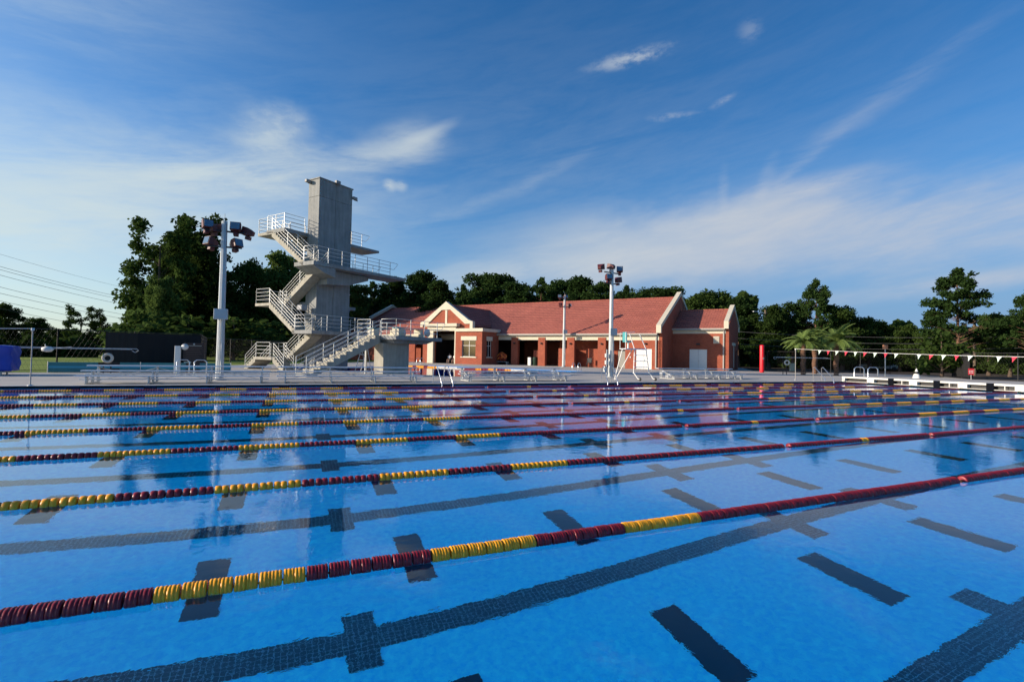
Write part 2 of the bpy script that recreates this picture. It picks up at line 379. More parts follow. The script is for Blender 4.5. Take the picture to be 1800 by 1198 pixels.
# ------------------------------------------------------------------ lane ropes
M_MAROON = mat('maroon_plastic', (.24, .008, .014), .4, noise=.25, nscale=9)
M_YELLOW = mat('yellow_plastic', (.98, .39, .006), .45, noise=.12, nscale=9)
M_CABLE = mat('yellow_cable', (.5, .32, .03), .5)
def disc_profile(mb, x, y, z, r, n, detail):
    if detail == 2:    # ribbed wave-breaking disc: two lobes
        prof = [(.022, -.034), (r*.72, -.0352), (r*.93, -.032), (r, -.025), (r, -.018), (r*.945, -.014), (r*.985, -.009), (r*1.02, -.003), (r*1.02, .003), (r*.985, .009), (r*.945, .014), (r, .018), (r, .025), (r*.93, .032), (r*.72, .0352), (.022, .034)]
        # helical fins
        vs = []; k = len(prof)
        for i, (rr_, t) in enumerate(prof):
            for j in range(n):
                a = 2*math.pi*j/n + t*9
                q = rr_*(1 + (.02 if j % 2 else -.02)*(1 if 1 <= i <= k-2 else 0)); vs.append((x+t, y+q*math.cos(a), z+q*math.sin(a)))
        fs = [(i*n+j, i*n+(j+1) % n, (i+1)*n+(j+1) % n, (i+1)*n+j) for i in range(k-1) for j in range(n)]
        fs += [tuple(range(n-1, -1, -1)), tuple((k-1)*n+j for j in range(n))]
        mb.add(vs, fs, True)
    elif detail == 1:
        mb.lathe([(r*.6, -.034), (r*.92, -.027), (r, -.009), (r, .009), (r*.92, .027), (r*.6, .034)], (x, y, z), 'x', n)
    else:
        mb.lathe([(r*.7, -.034), (r, -.02), (r, .02), (r*.7, .034)], (x, y, z), 'x', n)
def lane_rope(k, label, group='maroon and yellow lane ropes across the pool'):
    y = Y1+2.5*(k-1); g = 2.132
    root = thing('lane_rope', label, 'lane rope', (0, y, 0), 0, group)
    cb = MB(); cb.tube([(-24.98, 0, .06), (-24.5, 0, .01), (-g-.3, 0, .0), (g+.3, 0, 0), (24.5, 0, .02), (24.98, 0, .13)], .009, 5); cb.build('cable', M_CABLE, root)
    # colour runs
    runs = []
    def side(sgn):
        a = 6.5; runs.append((g+.07, a, 'm')); c = 'y'
        while a < 20.0: runs.append((a, a+.86, c)); a += .86; c = 'm' if c == 'y' else 'y'
        runs.append((a, 24.6, 'm'))
        if sgn < 0:
            for i in range(len(runs)): runs[i] = (-runs[i][1], -runs[i][0], runs[i][2])
        r_ = list(runs); runs.clear(); return r_
    allr = side(-1)+side(1)+[(-g+.07, -.1, 'm'), (-.1, .1, 'y'), (.1, g-.07, 'm')]
    rad = .061
    for a, b, c in allr:
        mb = MB(); n = max(1, int(round((b-a)/.0725))); st = (b-a)/n
        for i in range(n):
            x = a+st*(i+.5)
            if k <= 2: # discs sit in pairs on the near ropes
                x += .003*(1 if i % 2 == 0 else -1)
            det = 2 if k == 1 and -14 < x < 2 else (1 if k <= 3 else 0)
            disc_profile(mb, x, random.uniform(-.004, .004), .006, rad*random.uniform(.985, 1.015), 22 if det == 2 else (12 if det else 8), det)
        o = mb.build('float_run', M_MAROON if c == 'm' else M_YELLOW, root, fixn=False)
        o['label'] = 'maroon ribbed floats' if c == 'm' else 'yellow ribbed floats'
    return root
ROPE_LABEL = ['nearest lane rope, its big maroon and yellow discs crossing the foreground', 'second lane rope from the camera, across the whole width of the water',
 'third lane rope from the camera', 'fourth lane rope from the camera', 'fifth lane rope, halfway to the far deck', 'sixth lane rope from the camera', 'seventh lane rope, next but one to the far deck', 'farthest lane rope, right under the far deck edge']
for k in range(1, 9): lane_rope(k, ROPE_LABEL[k-1])
# ------------------------------------------------------------------ materials of the buildings
def brick_b(c1, c2, mo, wv=.12):
    def f(nt, b, tc):
        N = nt.nodes.new; L = nt.links.new
        br = N('ShaderNodeTexBrick'); br.inputs['Scale'].default_value = 1; br.inputs['Brick Width'].default_value = .22; br.inputs['Row Height'].default_value = .076
        br.inputs['Mortar Size'].default_value = .006; br.inputs['Mortar Smooth'].default_value = .3; br.inputs['Bias'].default_value = -.1
        br.inputs['Color1'].default_value = (*c1, 1); br.inputs['Color2'].default_value = (*c2, 1); br.inputs['Mortar'].default_value = (*mo, 1)
        L(tc.outputs['UV'], br.inputs[0])
        n = N('ShaderNodeTexNoise'); n.inputs['Scale'].default_value = .9; n.inputs['Detail'].default_value = 8; L(tc.outputs['Object'], n.inputs[0])
        mr = N('ShaderNodeMapRange'); L(n.outputs[0], mr.inputs[0]); mr.inputs[1].default_value = .3; mr.inputs[2].default_value = .7; mr.inputs[3].default_value = 1-wv; mr.inputs[4].default_value = 1+wv
        vm = N('ShaderNodeVectorMath'); vm.operation = 'SCALE'; L(br.outputs[0], vm.inputs[0]); L(mr.outputs[0], vm.inputs['Scale']); L(vm.outputs[0], b.inputs['Base Color'])
        bp = N('ShaderNodeBump'); bp.inputs['Distance'].default_value = .006; bp.inputs['Strength'].default_value = .6; bp.invert = True; L(br.outputs['Fac'], bp.inputs['Height']); L(bp.outputs[0], b.inputs['Normal'])
    return f
M_BRICK = mat('red_brick', rough=.85, spec=.2, build=brick_b((.34, .078, .040), (.26, .055, .030), (.28, .16, .11)))
M_CREAM = mat('cream_stucco', (.60, .54, .41), .8, noise=.08, nscale=2)
M_TRIM = mat('grey_gutter', (.36, .34, .30), .5)
def tile_b(nt, b, tc):
    N = nt.nodes.new; L = nt.links.new
    br = N('ShaderNodeTexBrick'); br.inputs['Scale'].default_value = 1; br.inputs['Brick Width'].default_value = .62; br.inputs['Row Height'].default_value = .2822
    br.inputs['Mortar Size'].default_value = .045; br.inputs['Mortar Smooth'].default_value = .4; br.inputs['Color1'].default_value = (.40, .128, .088, 1); br.inputs['Color2'].default_value = (.34, .102, .074, 1); br.inputs['Mortar'].default_value = (.19, .055, .042, 1)
    L(tc.outputs['UV'], br.inputs[0])
    n = N('ShaderNodeTexNoise'); n.inputs['Scale'].default_value = .5; n.inputs['Detail'].default_value = 9; n.inputs['Roughness'].default_value = .7; L(tc.outputs['Object'], n.inputs[0])
    mr = N('ShaderNodeMapRange'); L(n.outputs[0], mr.inputs[0]); mr.inputs[1].default_value = .3; mr.inputs[2].default_value = .7; mr.inputs[3].default_value = .82; mr.inputs[4].default_value = 1.15
    vm = N('ShaderNodeVectorMath'); vm.operation = 'SCALE'; L(br.outputs[0], vm.inputs[0]); L(mr.outputs[0], vm.inputs['Scale']); L(vm.outputs[0], b.inputs['Base Color'])
M_TILE = mat('clay_roof_tile', rough=.75, spec=.25, build=tile_b)
M_GLASS = mat('dark_window_glass', (.01, .012, .014), .08, spec=.6)
M_WHITE = mat('white_paint', (.74, .72, .66), .5, noise=.05)
M_DARK = mat('interior_shade', (.025, .02, .02), .9)
M_BLACK = mat('black_metal', (.015, .015, .016), .5)
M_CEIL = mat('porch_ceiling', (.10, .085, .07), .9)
def conc_b(c, wv=.22):
    def f(nt, b, tc):
        N = nt.nodes.new; L = nt.links.new
        n = N('ShaderNodeTexNoise'); n.inputs['Scale'].default_value = 1.1; n.inputs['Detail'].default_value = 9; n.inputs['Roughness'].default_value = .68; L(tc.outputs['Object'], n.inputs[0])
        mp = N('ShaderNodeMapping'); mp.inputs['Scale'].default_value = (3.5, 3.5, .35); L(tc.outputs['Object'], mp.inputs[0])
        n2 = N('ShaderNodeTexNoise'); n2.inputs['Scale'].default_value = 1.3; n2.inputs['Detail'].default_value = 6; L(mp.outputs[0], n2.inputs[0])
        a = N('ShaderNodeMath'); a.operation = 'ADD'; L(n.outputs[0], a.inputs[0]); L(n2.outputs[0], a.inputs[1])
        mr = N('ShaderNodeMapRange'); L(a.outputs[0], mr.inputs[0]); mr.inputs[1].default_value = .7; mr.inputs[2].default_value = 1.3; mr.inputs[3].default_value = 1-wv; mr.inputs[4].default_value = 1+wv
        vm = N('ShaderNodeVectorMath'); vm.operation = 'SCALE'; vm.inputs[0].default_value = c; L(mr.outputs[0], vm.inputs['Scale']); L(vm.outputs[0], b.inputs['Base Color'])
        bp = N('ShaderNodeBump'); bp.inputs['Distance'].default_value = .01; bp.inputs['Strength'].default_value = .4; L(n.outputs[0], bp.inputs['Height']); L(bp.outputs[0], b.inputs['Normal'])
    return f
M_CONC = mat('cast_concrete', rough=.85, spec=.2, build=conc_b((.255, .26, .25), .24))
M_CONC2 = mat('pale_concrete', rough=.85, spec=.2, build=conc_b((.36, .34, .28), .22))
M_STEEL = mat('galvanised_steel', (.56, .57, .55), .42, metal=.35, noise=.1, nscale=20)
M_ALU = mat('aluminium_plank', (.66, .69, .72), .4, metal=.25, noise=.08, nscale=6)
M_TEAL = mat('teal_board', (.07, .33, .34), .5, noise=.1)
# ------------------------------------------------------------------ the bath house (x along the front, negative to the left; y inwards)
BA = Vector((28.3, 45.85, DECK))
house = thing('bath_house', 'long red brick bath house with a clay tile roof, arcade and gabled entrance', 'building', BA, AROT)
E0 = 4.12; SL = (9.2-4.12)/(9.17+.5); RY = 9.17
def wall(name, m, poly, axis, a, b, parent=house, label=None):
    o = MB().prism(poly, axis, a, b).build(name, m, parent)
    if label: o['label'] = label
    return o
def roof_slope(x0, x1, y_e, z_e, y_r, z_r, mb, cut=None, step=.607):
    """overlapping tile courses from the eave up to the ridge"""
    Lr = math.hypot(y_r-y_e, z_r-z_e); n = int(round(Lr/step)); ty = (y_r-y_e)/n; tz = (z_r-z_e)/n
    for i in range(n):
        ya, za = y_e+ty*i, z_e+tz*i; yb, zb = ya+ty*1.02, za+tz*1.02
        xa, xb = x0, x1
        if cut: xa, xb = cut(ya, za, x0, x1)
        up = .055
        mb.add([(xa,ya,za-.02),(xb,ya,za-.02),(xb,ya,za+up),(xa,ya,za+up),(xb,yb,zb+.004),(xa,yb,zb+.004)], [(0,1,2,3),(3,2,4,5)])
ENT = dict(x0=-32.3, x1=-24.2, xc=-28.25, yf=-3.6, ze=5.25, zr=8.05)
XL = -51.0
r_ = MB()
roof_slope(XL+.3, -.35, -.5, E0, RY, 9.2, r_)
rb = MB(); rb.add([(XL+.3,RY,9.2),(-.35,RY,9.2),(-.35,18.84,E0),(XL+.3,18.84,E0)], [(0,1,2,3)])
roof = r_.build('roof', M_TILE, house, fixn=False)
rb.build('rear_roof', M_TILE, house)
rc = MB(); rc.tube([(XL+.3, RY, 9.24), (-.35, RY, 9.24)], .11, 8); rc.build('ridge_cap', M_TILE, roof)
# walls: solid stretch with a door at the right, then the arcade, entrance, left stretch
wl = MB()
def w_open(mb, xa, xb, y0, y1, z1, opens):
    """wall from xa to xb, height z1, with openings (x0,x1,z0,z1)"""
    opens = sorted(opens); x = xa
    for (o0, o1, z0, zt) in opens:
        if o0 > x: mb.box(x, o0, y0, y1, 0, z1)
        if z0 > 0: mb.box(o0, o1, y0, y1, 0, z0)
        if zt < z1: mb.box(o0, o1, y0, y1, zt, z1)
        x = o1
    if x < xb: mb.box(x, xb, y0, y1, 0, z1)
w_open(wl, -4.25, 0, 0, .3, 3.34, [(-3.0, -1.12, 0, 2.36)])
wl.box(-4.25, -3.95, .3, 3.0, 0, 3.34)
w_open(wl, -14.2, -4.25, 3.0, 3.3, 3.34, [(-6.2, -5.0, 0, 2.2)]); wl.box(-22.4, -13.9, 8.0, 8.3, 0, 3.34).box(-14.2, -13.9, 3.3, 8.0, 0, 3.34)
for xa, xb in ((-13.6, -11.9), (-9.7, -8.0), (-17.2, -16.6)): wl.box(xa, xb, 1.2, 3.0, 0, 2.3 if xb > -14 else 2.0)
w_open(wl, XL+.2, -42.6, 0, .3, 3.34, [(-48.5, -47, .9, 2.9)]); w_open(wl, -41.2, -37.0, 0, .3, 3.34, [(-40.3, -38.9, .95, 2.85)])
w_open(wl, XL+.2, -32.3, 3.0, 3.3, 3.34, [])
wl.box(XL+.2, -.3, 17.9, 18.3, 0, 4.0)
wl.build('front_wall', M_BRICK, house)
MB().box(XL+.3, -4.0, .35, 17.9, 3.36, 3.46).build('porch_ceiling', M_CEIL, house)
MB().box(XL+.3, -.3, -.02, .32, 3.342, 3.88).build('frieze', M_CREAM, house)
MB().box(XL+.2, -.4, -.46, .30, 3.90, 4.09).box(XL+.2, -.4, -.58, -.46, 3.97, 4.12).build('gutter', M_TRIM, house)
for i, xc in enumerate((-19.42, -15.35, -11.25, -7.15, -34.5, -45.6)):
    p = MB().box(xc-.5, xc+.5, -.10, .40, 0, 3.66).build('pillar', M_BRICK, house)
    l = MB().lathe([(.0, .0), (.11, -.02), (.13, -.10), (.05, -.16)], (xc, -.14, 2.9), 'y', 10).build('wall_lamp', M_BLACK, p)
MB().lathe([(.0, .0), (.11, -.02), (.13, -.10), (.05, -.16)], (-.72-1.1, -.04, 2.95), 'y', 10).build('wall_lamp', M_BLACK, house)
# right gable end with its cream coping
zt = lambda y: 5.0+(9.62-5.0)*(y+.6)/(9.17+.6) if y < RY else 9.62-(9.62-5.0)*(y-RY)/(9.17+.6)
wall('gable_wall', M_BRICK, [(0, 0), (0, zt(0)-.3), (RY, 9.35), (18.34, zt(18.34)-.3), (18.34, 0)], 'x', -.3, .06)
wall('gable_wall', M_BRICK, [(0, 0), (0, zt(0)-.3), (RY, 9.35), (18.34, zt(18.34)-.3), (18.34, 0)], 'x', XL-.06, XL+.3)
def coping(xa, xb, yl, zl, yr, zr, yb, zb, th, foot=.9):
    pts = [(yl, zl-foot), (yl, zl), (yr, zr), (yb, zb), (yb, zb-foot), (yb-.45, zb-foot), (yb-.45, zb-th+.28), (yr, zr-th), (yl+.45, zl-th+.28), (yl+.45, zl-foot)]
    return MB().prism(pts, 'x', xa, xb)
for xa, xb in ((-.42, .12), (XL-.12, XL+.42)):
    coping(xa, xb, -.85, 5.05, RY, 9.95, 19.2, 5.05, .5).build('gable_coping', M_CREAM, house)
# doors, downpipes
def double_door(x0, x1, y, z1, parent, label):
    d = MB().box(x0, (x0+x1)/2-.01, y, y+.05, .02, z1).box((x0+x1)/2+.01, x1, y, y+.05, .02, z1).build('door', M_WHITE, parent); d['label'] = label
    MB().box((x0+x1)/2+.05, (x0+x1)/2+.11, y-.05, y, .95, 1.15).build('door_handle', M_STEEL, d)
    return d
double_door(-3.0, -1.12, .08, 2.36, house, 'cream double door beside the arcade')
MB().box(-6.2, -5.0, 3.05, 3.1, 0, 2.2).build('door', mat('grey_door', (.28, .29, .27), .6), house)
for xx in (-.62,): MB().box(xx-.07, xx+.07, -.16, -.02, .1, 3.9).build('downpipe', M_TRIM, house)
MB().lathe([(0, 0), (.09, 0), (.09, -.04), (0, -.05)], (-3.6, -.0, 1.35), 'y', 10).build('round_plate', M_WHITE, house)
# ---- right wing
WY0, WY1, WX = 5.0, 13.3, 6.42
wg = MB(); w_open(wg, .06, WX-.3, WY0, WY0+.3, 4.32, [(2.05, 4.05, 0, 2.45)]); wg.build('wing_wall', M_BRICK, house)
MB().box(.06, WX-.3, WY1-.3, WY1, 0, 4.9).build('rear_wall', M_BRICK, house)
MB().box(.06, WX-.32, WY0-.02, WY0+.32, 4.322, 4.72).build('wing_frieze', M_CREAM, house)
MB().box(.06, WX-.4, WY0-.45, WY0+.3, 4.74, 4.93).build('wing_gutter', M_TRIM, house)
double_door(2.05, 4.05, WY0+.08, 2.45, house, 'pale grey double door of the right wing')
MB().bevbox(4.75, 5.4, WY0-.05, WY0, 3.15, 4.0, .01).build('wall_vent', M_CREAM, house)
vt = house.children[-1]
sl = MB()
for i in range(6): sl.box(4.8, 5.35, WY0-.075, WY0-.05, 3.2+.13*i, 3.27+.13*i)
sl.build('louvre', M_TRIM, vt)
MB().bevbox(2.85, 3.25, WY0-.25, WY0, 2.95, 3.15, .04).build('wall_lamp', M_BLACK, house)
rw = MB(); roof_slope(.1, WX-.35, WY0-.4, 4.96, RY, 7.45, rw); rw.build('wing_roof', M_TILE, house, fixn=False)
MB().add([(.1, RY, 7.45), (WX-.3, RY, 7.45), (WX-.3, WY1+.4, 4.96), (.1, WY1+.4, 4.96)], [(0,1,2,3)]).build('wing_rear_roof', M_TILE, house)
MB().tube([(.1, RY, 7.48), (WX-.35, RY, 7.48)], .1, 8).build('ridge_cap', M_TILE, house)
wall('wing_gable', M_BRICK, [(WY0, 0), (WY0, 5.3), (RY, 7.65), (WY1, 5.3), (WY1, 0)], 'x', WX-.3, WX+.02)
coping(WX-.42, WX+.08, 4.1, 5.7, RY, 8.05, 14.24, 5.7, .42, .85).build('wing_coping', M_CREAM, house)
MB().box(WX-.62, WX-.48, WY0-.14, WY0-.0, .1, 4.7).build('downpipe', M_TRIM, house)
MB().box(WX+.02, WX+.06, 7.6, 10.6, 3.0, 3.35).box(WX+.02, WX+.06, 8.9, 9.3, .3, 3.0).build('stone_band', M_CREAM, house)
# ---- entrance gable
e = ENT
ew = MB()
ew.prism([(e['x0'], 0), (e['x0'], 5.3), (e['xc'], 7.9), (e['x1'], 5.3), (e['x1'], 0), (-26.5, 0), (-26.5, 4.4), (-30.2, 4.4), (-30.2, 0)], 'y', e['yf'], e['yf']+.3)
ew.box(e['x0'], e['x0']+.3, e['yf']+.3, .0, 0, 5.3).box(e['x1']-.3, e['x1'], e['yf']+.3, .0, 0, 5.3)
ew.box(e['x0'], e['x0']+.3, 0, 6.0, 3.9, 5.3).box(e['x1']-.3, e['x1'], 0, 6.0, 3.9, 5.3)
ew.build('entrance_wall', M_BRICK, house)
MB().box(-32, -24.5, 8.0, 8.2, 0, 5.2).box(-32.0, -31.9, -3.3, 8, 0, 5.2).box(-24.6, -24.5, -3.3, 8, 0, 5.2).box(-32, -24.5, -3.2, 8, 5.2, 5.25).box(-32, -24.5, -3.3, 8, .004, .012).build('lobby', M_DARK, house)  # lobby lining is near black: its indoor shade is put into the colour
# entrance roof: two slopes running back into the main roof
er = MB()
hs = (e['zr']-5.2)/(e['x1']-e['xc'])
for s in (-1, 1):
    n = 13
    for i in range(n):
        d0 = 4.25*(1-i/n); d1 = 4.25*(1-(i+1.03)/n); z0 = e['zr']-hs*d0; z1 = e['zr']-hs*d1
        yb0 = (z0-E0)/SL-.5+.3; yb1 = (z1-E0)/SL-.5+.3
        xa, xb = e['xc']+s*d0, e['xc']+s*d1
        er.add([(xa, e['yf']+.2, z0-.02), (xa, yb0, z0-.02), (xa, yb0, z0+.055), (xa, e['yf']+.2, z0+.055), (xb, yb1, z1+.004), (xb, e['yf']+.2, z1+.004)], [(0,1,2,3),(3,2,4,5)])
er.build('entrance_roof', M_TILE, house, fixn=False)
MB().tube([(e['xc'], e['yf']+.2, e['zr']+.02), (e['xc'], 7.2, e['zr']+.02)], .1, 8).build('ridge_cap', M_TILE, house)
hp = (8.42-5.55)/4.35
MB().prism([(-32.75, 5.0), (-32.75, 5.65), (-32.1, 5.85), (e['xc'], 8.45), (-24.4, 5.85), (-23.75, 5.65), (-23.75, 4.7), (-24.2, 4.7), (-24.2, 5.35), (-25.0, 5.35), (e['xc']+.75, 7.3), (e['xc']-.75, 7.3), (-31.5, 5.35), (-32.3, 5.35), (-32.3, 5.0)], 'y', e['yf']-.14, e['yf']+.42).build('gable_coping', M_CREAM, house)
MB().box(e['xc']-.17, e['xc']+.17, e['yf']-.05, e['yf']-.002, 4.9, 7.28).build('stone_mullion', M_CREAM, house)
pt = MB().box(-31.2, -30.2, e['yf']-.35, e['yf']-.003, 0, 4.4).box(-26.5, -26.32, e['yf']-.35, e['yf']-.003, 0, 4.4).box(-31.2, -26.32, e['yf']-.4, e['yf']-.003, 4.402, 5.0)
pt.box(-31.45, -25.9, e['yf']-.75, e['yf']-.003, 5.002, 5.4)
pt.build('entrance_portal', M_CREAM, house)
# entrance side room with its window
bx = MB(); w_open(bx, -26.3, -22.0, -4.0, -3.7, 4.3, [(-25.2, -23.0, .98, 3.15)])
bx.box(-22.3, -22.0, -3.7, -2.9, 0, 4.3).box(-22.3, -22.0, -2.9, -1.7, 0, .98).box(-22.3, -22.0, -2.9, -1.7, 3.15, 4.3).box(-22.3, -22.0, -1.7, 0, 0, 4.3)
bx.build('side_room_wall', M_BRICK, house)
MB().box(-26.25, -21.8, -4.2, .2, 4.302, 4.72).build('cornice', M_CREAM, house)
MB().box(-25.35, -22.85, -4.06, -4.002, 3.152, 3.68).build('window_lintel', M_CREAM, house)
MB().box(-21.998, -21.94, -3.0, -1.6, 3.152, 3.68).box(-21.998, -21.9, -3.0, -1.6, .86, .978).build('window_lintel', M_CREAM, house)
def window(x0, x1, y, z0, z1, parent, side=False, bars=True):
    f = MB(); t = .05
    def q(a, b, c, d):
        if side: f.box(y-.04, y, a, b, c, d)
        else: f.box(a, b, y, y+.04, c, d)
    q(x0, x1, z0, z0+t); q(x0, x1, z1-t, z1); q(x0, x0+t, z0+t, z1-t); q(x1-t, x1, z0+t, z1-t); xm = (x0+x1)/2
    q(xm-t/2, xm+t/2, z0+t, z1-t)
    if bars: q(x0+t, xm-t/2, z1-.72, z1-.72+t); q(xm+t/2, x1-t, z1-.72, z1-.72+t)
    w = f.build('window', M_WHITE, parent)
    g = MB()
    if side: g.box(y-.07, y-.05, x0, x1, z0, z1)
    else: g.box(x0, x1, y+.05, y+.07, z0, z1)
    g.build('pane', M_GLASS, w); return w
w = window(-25.2, -23.0, -3.86, .98, 3.15, house)
MB().box(-25.4, -22.8, -4.1, -3.95, .86, .978).build('window_sill', M_CREAM, w)
window(-2.9, -1.7, -22.12, .98, 3.15, house, True)
w = window(-40.3, -38.9, .12, .95, 2.85, house); MB().box(-40.4, -38.8, -.08, .05, .82, .948).build('window_sill', M_CREAM, w)
window(-48.5, -47, .12, .9, 2.9, house)
# ------------------------------------------------------------------ diving tower
def rail_run(mb, pts, h=1.06, nr=4, sp=1.3, r=.019, curl=False, posts=True, rp=.026):
    """guard rail over a polyline of floor points"""
    pts = [Vector(p) for p in pts]
    for k in range(nr):
        z = h*(k+1)/nr; mb.tube([p+Vector((0, 0, z)) for p in pts], r, 6)
    if posts:
        for a, b in zip(pts, pts[1:]):
            n = max(1, int(round((b-a).length/sp)))
            for i in range(n+1):
                p = a.lerp(b, i/n); mb.tube([p, p+Vector((0, 0, h))], rp, 6)
    if curl:
        a, b = pts[-2], pts[-1]; d = (b-a).normalized()
        mb.tube([b+Vector((0, 0, h)), b+d*.75+Vector((0, 0, h)), b+d*.85+Vector((0, 0, h-.06)), b+d*.45+Vector((0, 0, h*.5+.04)), b+d*.35+Vector((0, 0, h*.5)), b+Vector((0, 0, h*.5))], r, 6)
def flight(xa, za, xb, zb, ya, yb, n, th=.28):
    """sawtooth stair from (xa,za) low to (xb,zb) high, between ya and yb"""
    p = []; dx = (xb-xa)/n; dz = (zb-za)/n
    for i in range(n): p += [(xa+dx*i, za+dz*i), (xa+dx*i, za+dz*(i+1))]
    p.append((xb, zb)); p.append((xb, zb-th-.1)); p.append((xa+dx*1.2, za-.02)) ; p.append((xa, za-.02 if za < .2 else za-th))
    if za >= .2: p[-2:] = [(xa, za-th)]
    return MB().prism(p, 'y', ya, yb)
def flight_rails(mb, xa, za, xb, zb, y):
    rail_run(mb, [(xa, y, za), (xb, y, zb)], 1.0, 4, 1.9)
tower = thing('diving_tower', 'tall concrete diving tower with stacked platforms and zigzag stairs', 'diving tower', TW, AROT)
tz = -DECK
cw = MB()
for (ya, yb) in ((0, 1.47), (1.50, 3.05)):
    for (za, zb) in ((0, 12.75), (12.78, 14.05)): cw.box(-1.2, 0, ya, yb, za, zb)
cw.box(-1.17, -.03, .03, 3.02, 0.0, 14.0); cw.box(-1.26, .06, -.06, 3.11, 14.05, 14.13)
cw.build('tower_wall', M_CONC, tower)
for (xx, yy, zz_) in ((-1.0, -.25, 13.9), (.15, 1.5, 14.15), (.1, 3.2, 13.4)):
    MB().bevbox(xx-.12, xx+.12, yy-.2, yy+.2, zz_-.1, zz_+.12, .03).box(xx-.03, xx+.03, yy-.03, yy+.3, zz_-.15, zz_-.08).build('floodlight_fitting', mat('grey_fitting', (.25, .25, .24), .6), tower)
def slab(name, x0, x1, y0, y1, zt, th=.24, m=M_CONC, taper=0):
    mb = MB(); mb.add([(x0,y0,zt-th),(x1,y0,zt-th),(x1,y1,zt-th*(1-taper)),(x0,y1,zt-th*(1-taper)),(x0,y0,zt),(x1,y0,zt),(x1,y1,zt),(x0,y1,zt)], [(0,3,2,1),(4,5,6,7),(0,1,5,4),(1,2,6,5),(2,3,7,6),(3,0,4,7)])
    return mb.build(name, m, tower)
p75 = slab('platform', .002, 2.07, -1.9, 7.05, 7.52, .27, taper=.3); p75['label'] = 'long platform on the near side, second from the top'
MB().prism([(.002, 7.24), (3.9, 7.24), (3.9, 6.95), (2.0, 6.35), (.002, 6.2)], 'x', .1, 1.1).build('bracket', M_CONC, tower)
MB().prism([(-1.9, 7.24), (0, 7.24), (0, 6.6), (-.9, 6.8)], 'x', .1, 2.0).build('bracket', M_CONC, tower)
p3 = slab('platform', .002, 2.07, -1.9, 3.2, 2.82, .25); p3['label'] = 'low platform in front of the wall'
slab('platform', -3.3, -1.202, -.0, 4.75, 5.0, .24)['label'] = 'short platform behind the wall, at middle height'
slab('platform', -3.3, -1.202, -1.9, 7.2, 10.12, .26, taper=.3)['label'] = 'topmost platform'
MB().prism([(.0, 9.84), (3.6, 9.84), (3.4, 9.5), (0, 8.9)], 'x', -2.9, -1.6).build('bracket', M_CONC, tower)
slab('landing', -4.35, -2.65, -1.9, 0, 10.0, .2, M_CONC2)
slab('landing', -4.4, -2.7, -1.9, 0.0, 4.82, .2, M_CONC2)
slab('landing', -4.2, -2.0, -1.9, 0, .9, .2, M_CONC2)
for (xa, za, xb, zb, ya, yb, n) in ((.95, 7.5, -2.66, 10.0, -1.9, -1.0, 15), (.2, 2.8, -2.71, 4.82, -1.9, -1.0, 12), (-.9, 0.0, -2.1, .9, -1.9, -1.0, 5),
                                   (-2.7, 4.82, 1.2, 7.5, -.9, -.02, 15), (-2.05, .9, .75, 2.8, -.9, -.02, 11)):
    f = flight(xa, za, xb, zb, ya, yb, n).build('stair_flight', M_CONC2, tower)
    rl = MB()
    for y in (ya+.05, yb-.05): flight_rails(rl, xa, za, xb, zb, y)
    rl.build('stair_rail', M_STEEL, f)
f = flight(-5.5, 0, -4.2, .9, -1.9, -.6, 5).build('stair_flight', M_CONC2, tower)
rl = MB(); flight_rails(rl, -5.5, 0, -4.2, .9, -1.85); flight_rails(rl, -5.5, 0, -4.2, .9, -.65); rl.build('stair_rail', M_STEEL, f)
def guard(pts, curl=False, **k):
    mb = MB(); rail_run(mb, pts, curl=curl, **k); return mb.build('guard_rail', M_STEEL, tower)
for (xl, z) in ((-4.3, 10.0), (-4.35, 4.82), (-4.15, .9)):
    guard([(xl+1.6, -1.85, z), (xl, -1.85, z), (xl, -.05, z), (xl+1.0, -.05, z)])
guard([(1.0, -1.85, 7.52), (2.02, -1.85, 7.52), (2.02, 5.3, 7.52)], True)
guard([(.1, 3.2, 7.52), (.1, 5.3, 7.52)], True, h=.95, nr=2)
guard([(.25, -1.85, 2.82), (2.02, -1.85, 2.82), (2.02, 3.1, 2.82), (.1, 3.1, 2.82)])
guard([(-1.3, -1.85, 10.12), (-3.25, -1.85, 10.12)])
guard([(-1.28, -1.85, 10.12), (-1.28, -.2, 10.12)]); guard([(-1.28, 3.1, 10.12), (-1.28, 5.3, 10.12)], True); guard([(-3.25, 0, 10.12), (-3.25, 5.3, 10.12)], True)
guard([(-1.28, 3.1, 5.0), (-1.28, 3.35, 5.0)], True)
MB().bevbox(-1.0, -.4, -.9, -.4, 4.3, 4.7, .08).build('loudspeaker', mat('grey_speaker', (.3, .3, .3), .5), tower)
# ------------------------------------------------------------------ springboard stand
stand = thing('springboard_stand', 'low concrete springboard stand with one broad stair and a single square support', 'diving stand', tuple(tw(7.4, 0, DECK)), AROT)
o = 7.4
MB().box(5.4-o, 8.9-o, -1.0, 3.5, 2.22, 2.45).prism([(-.8, 2.22), (3.2, 2.22), (2.4, 2.0), (-.6, 2.0)], 'x', 5.9-o, 8.4-o).build('deck_slab', M_CONC, stand)
MB().box(7.04-o, 7.84-o, -.98, 1.35, 0, 2.0).build('support', M_CONC2, stand)
sf = MB(); st = []
n = 12; ya, za, yb, zb = -6.35, 0, -1.0, 2.45
p = []; dy = (yb-ya)/n; dz = (zb-za)/n
for i in range(n): p += [(ya+dy*i, za+dz*i), (ya+dy*i, za+dz*(i+1))]
p += [(yb, zb), (yb, zb-.45), (ya+.5, 0)]
sfo = MB().prism(p, 'x', 6.65-o, 7.57-o).build('stair_flight', M_CONC2, stand)
rl = MB()
for xx in (6.67-o, 7.55-o): rail_run(rl, [(xx, ya, .1), (xx, yb, zb)], 1.0, 4, 1.9)
rl.build('stair_rail', M_STEEL, sfo)
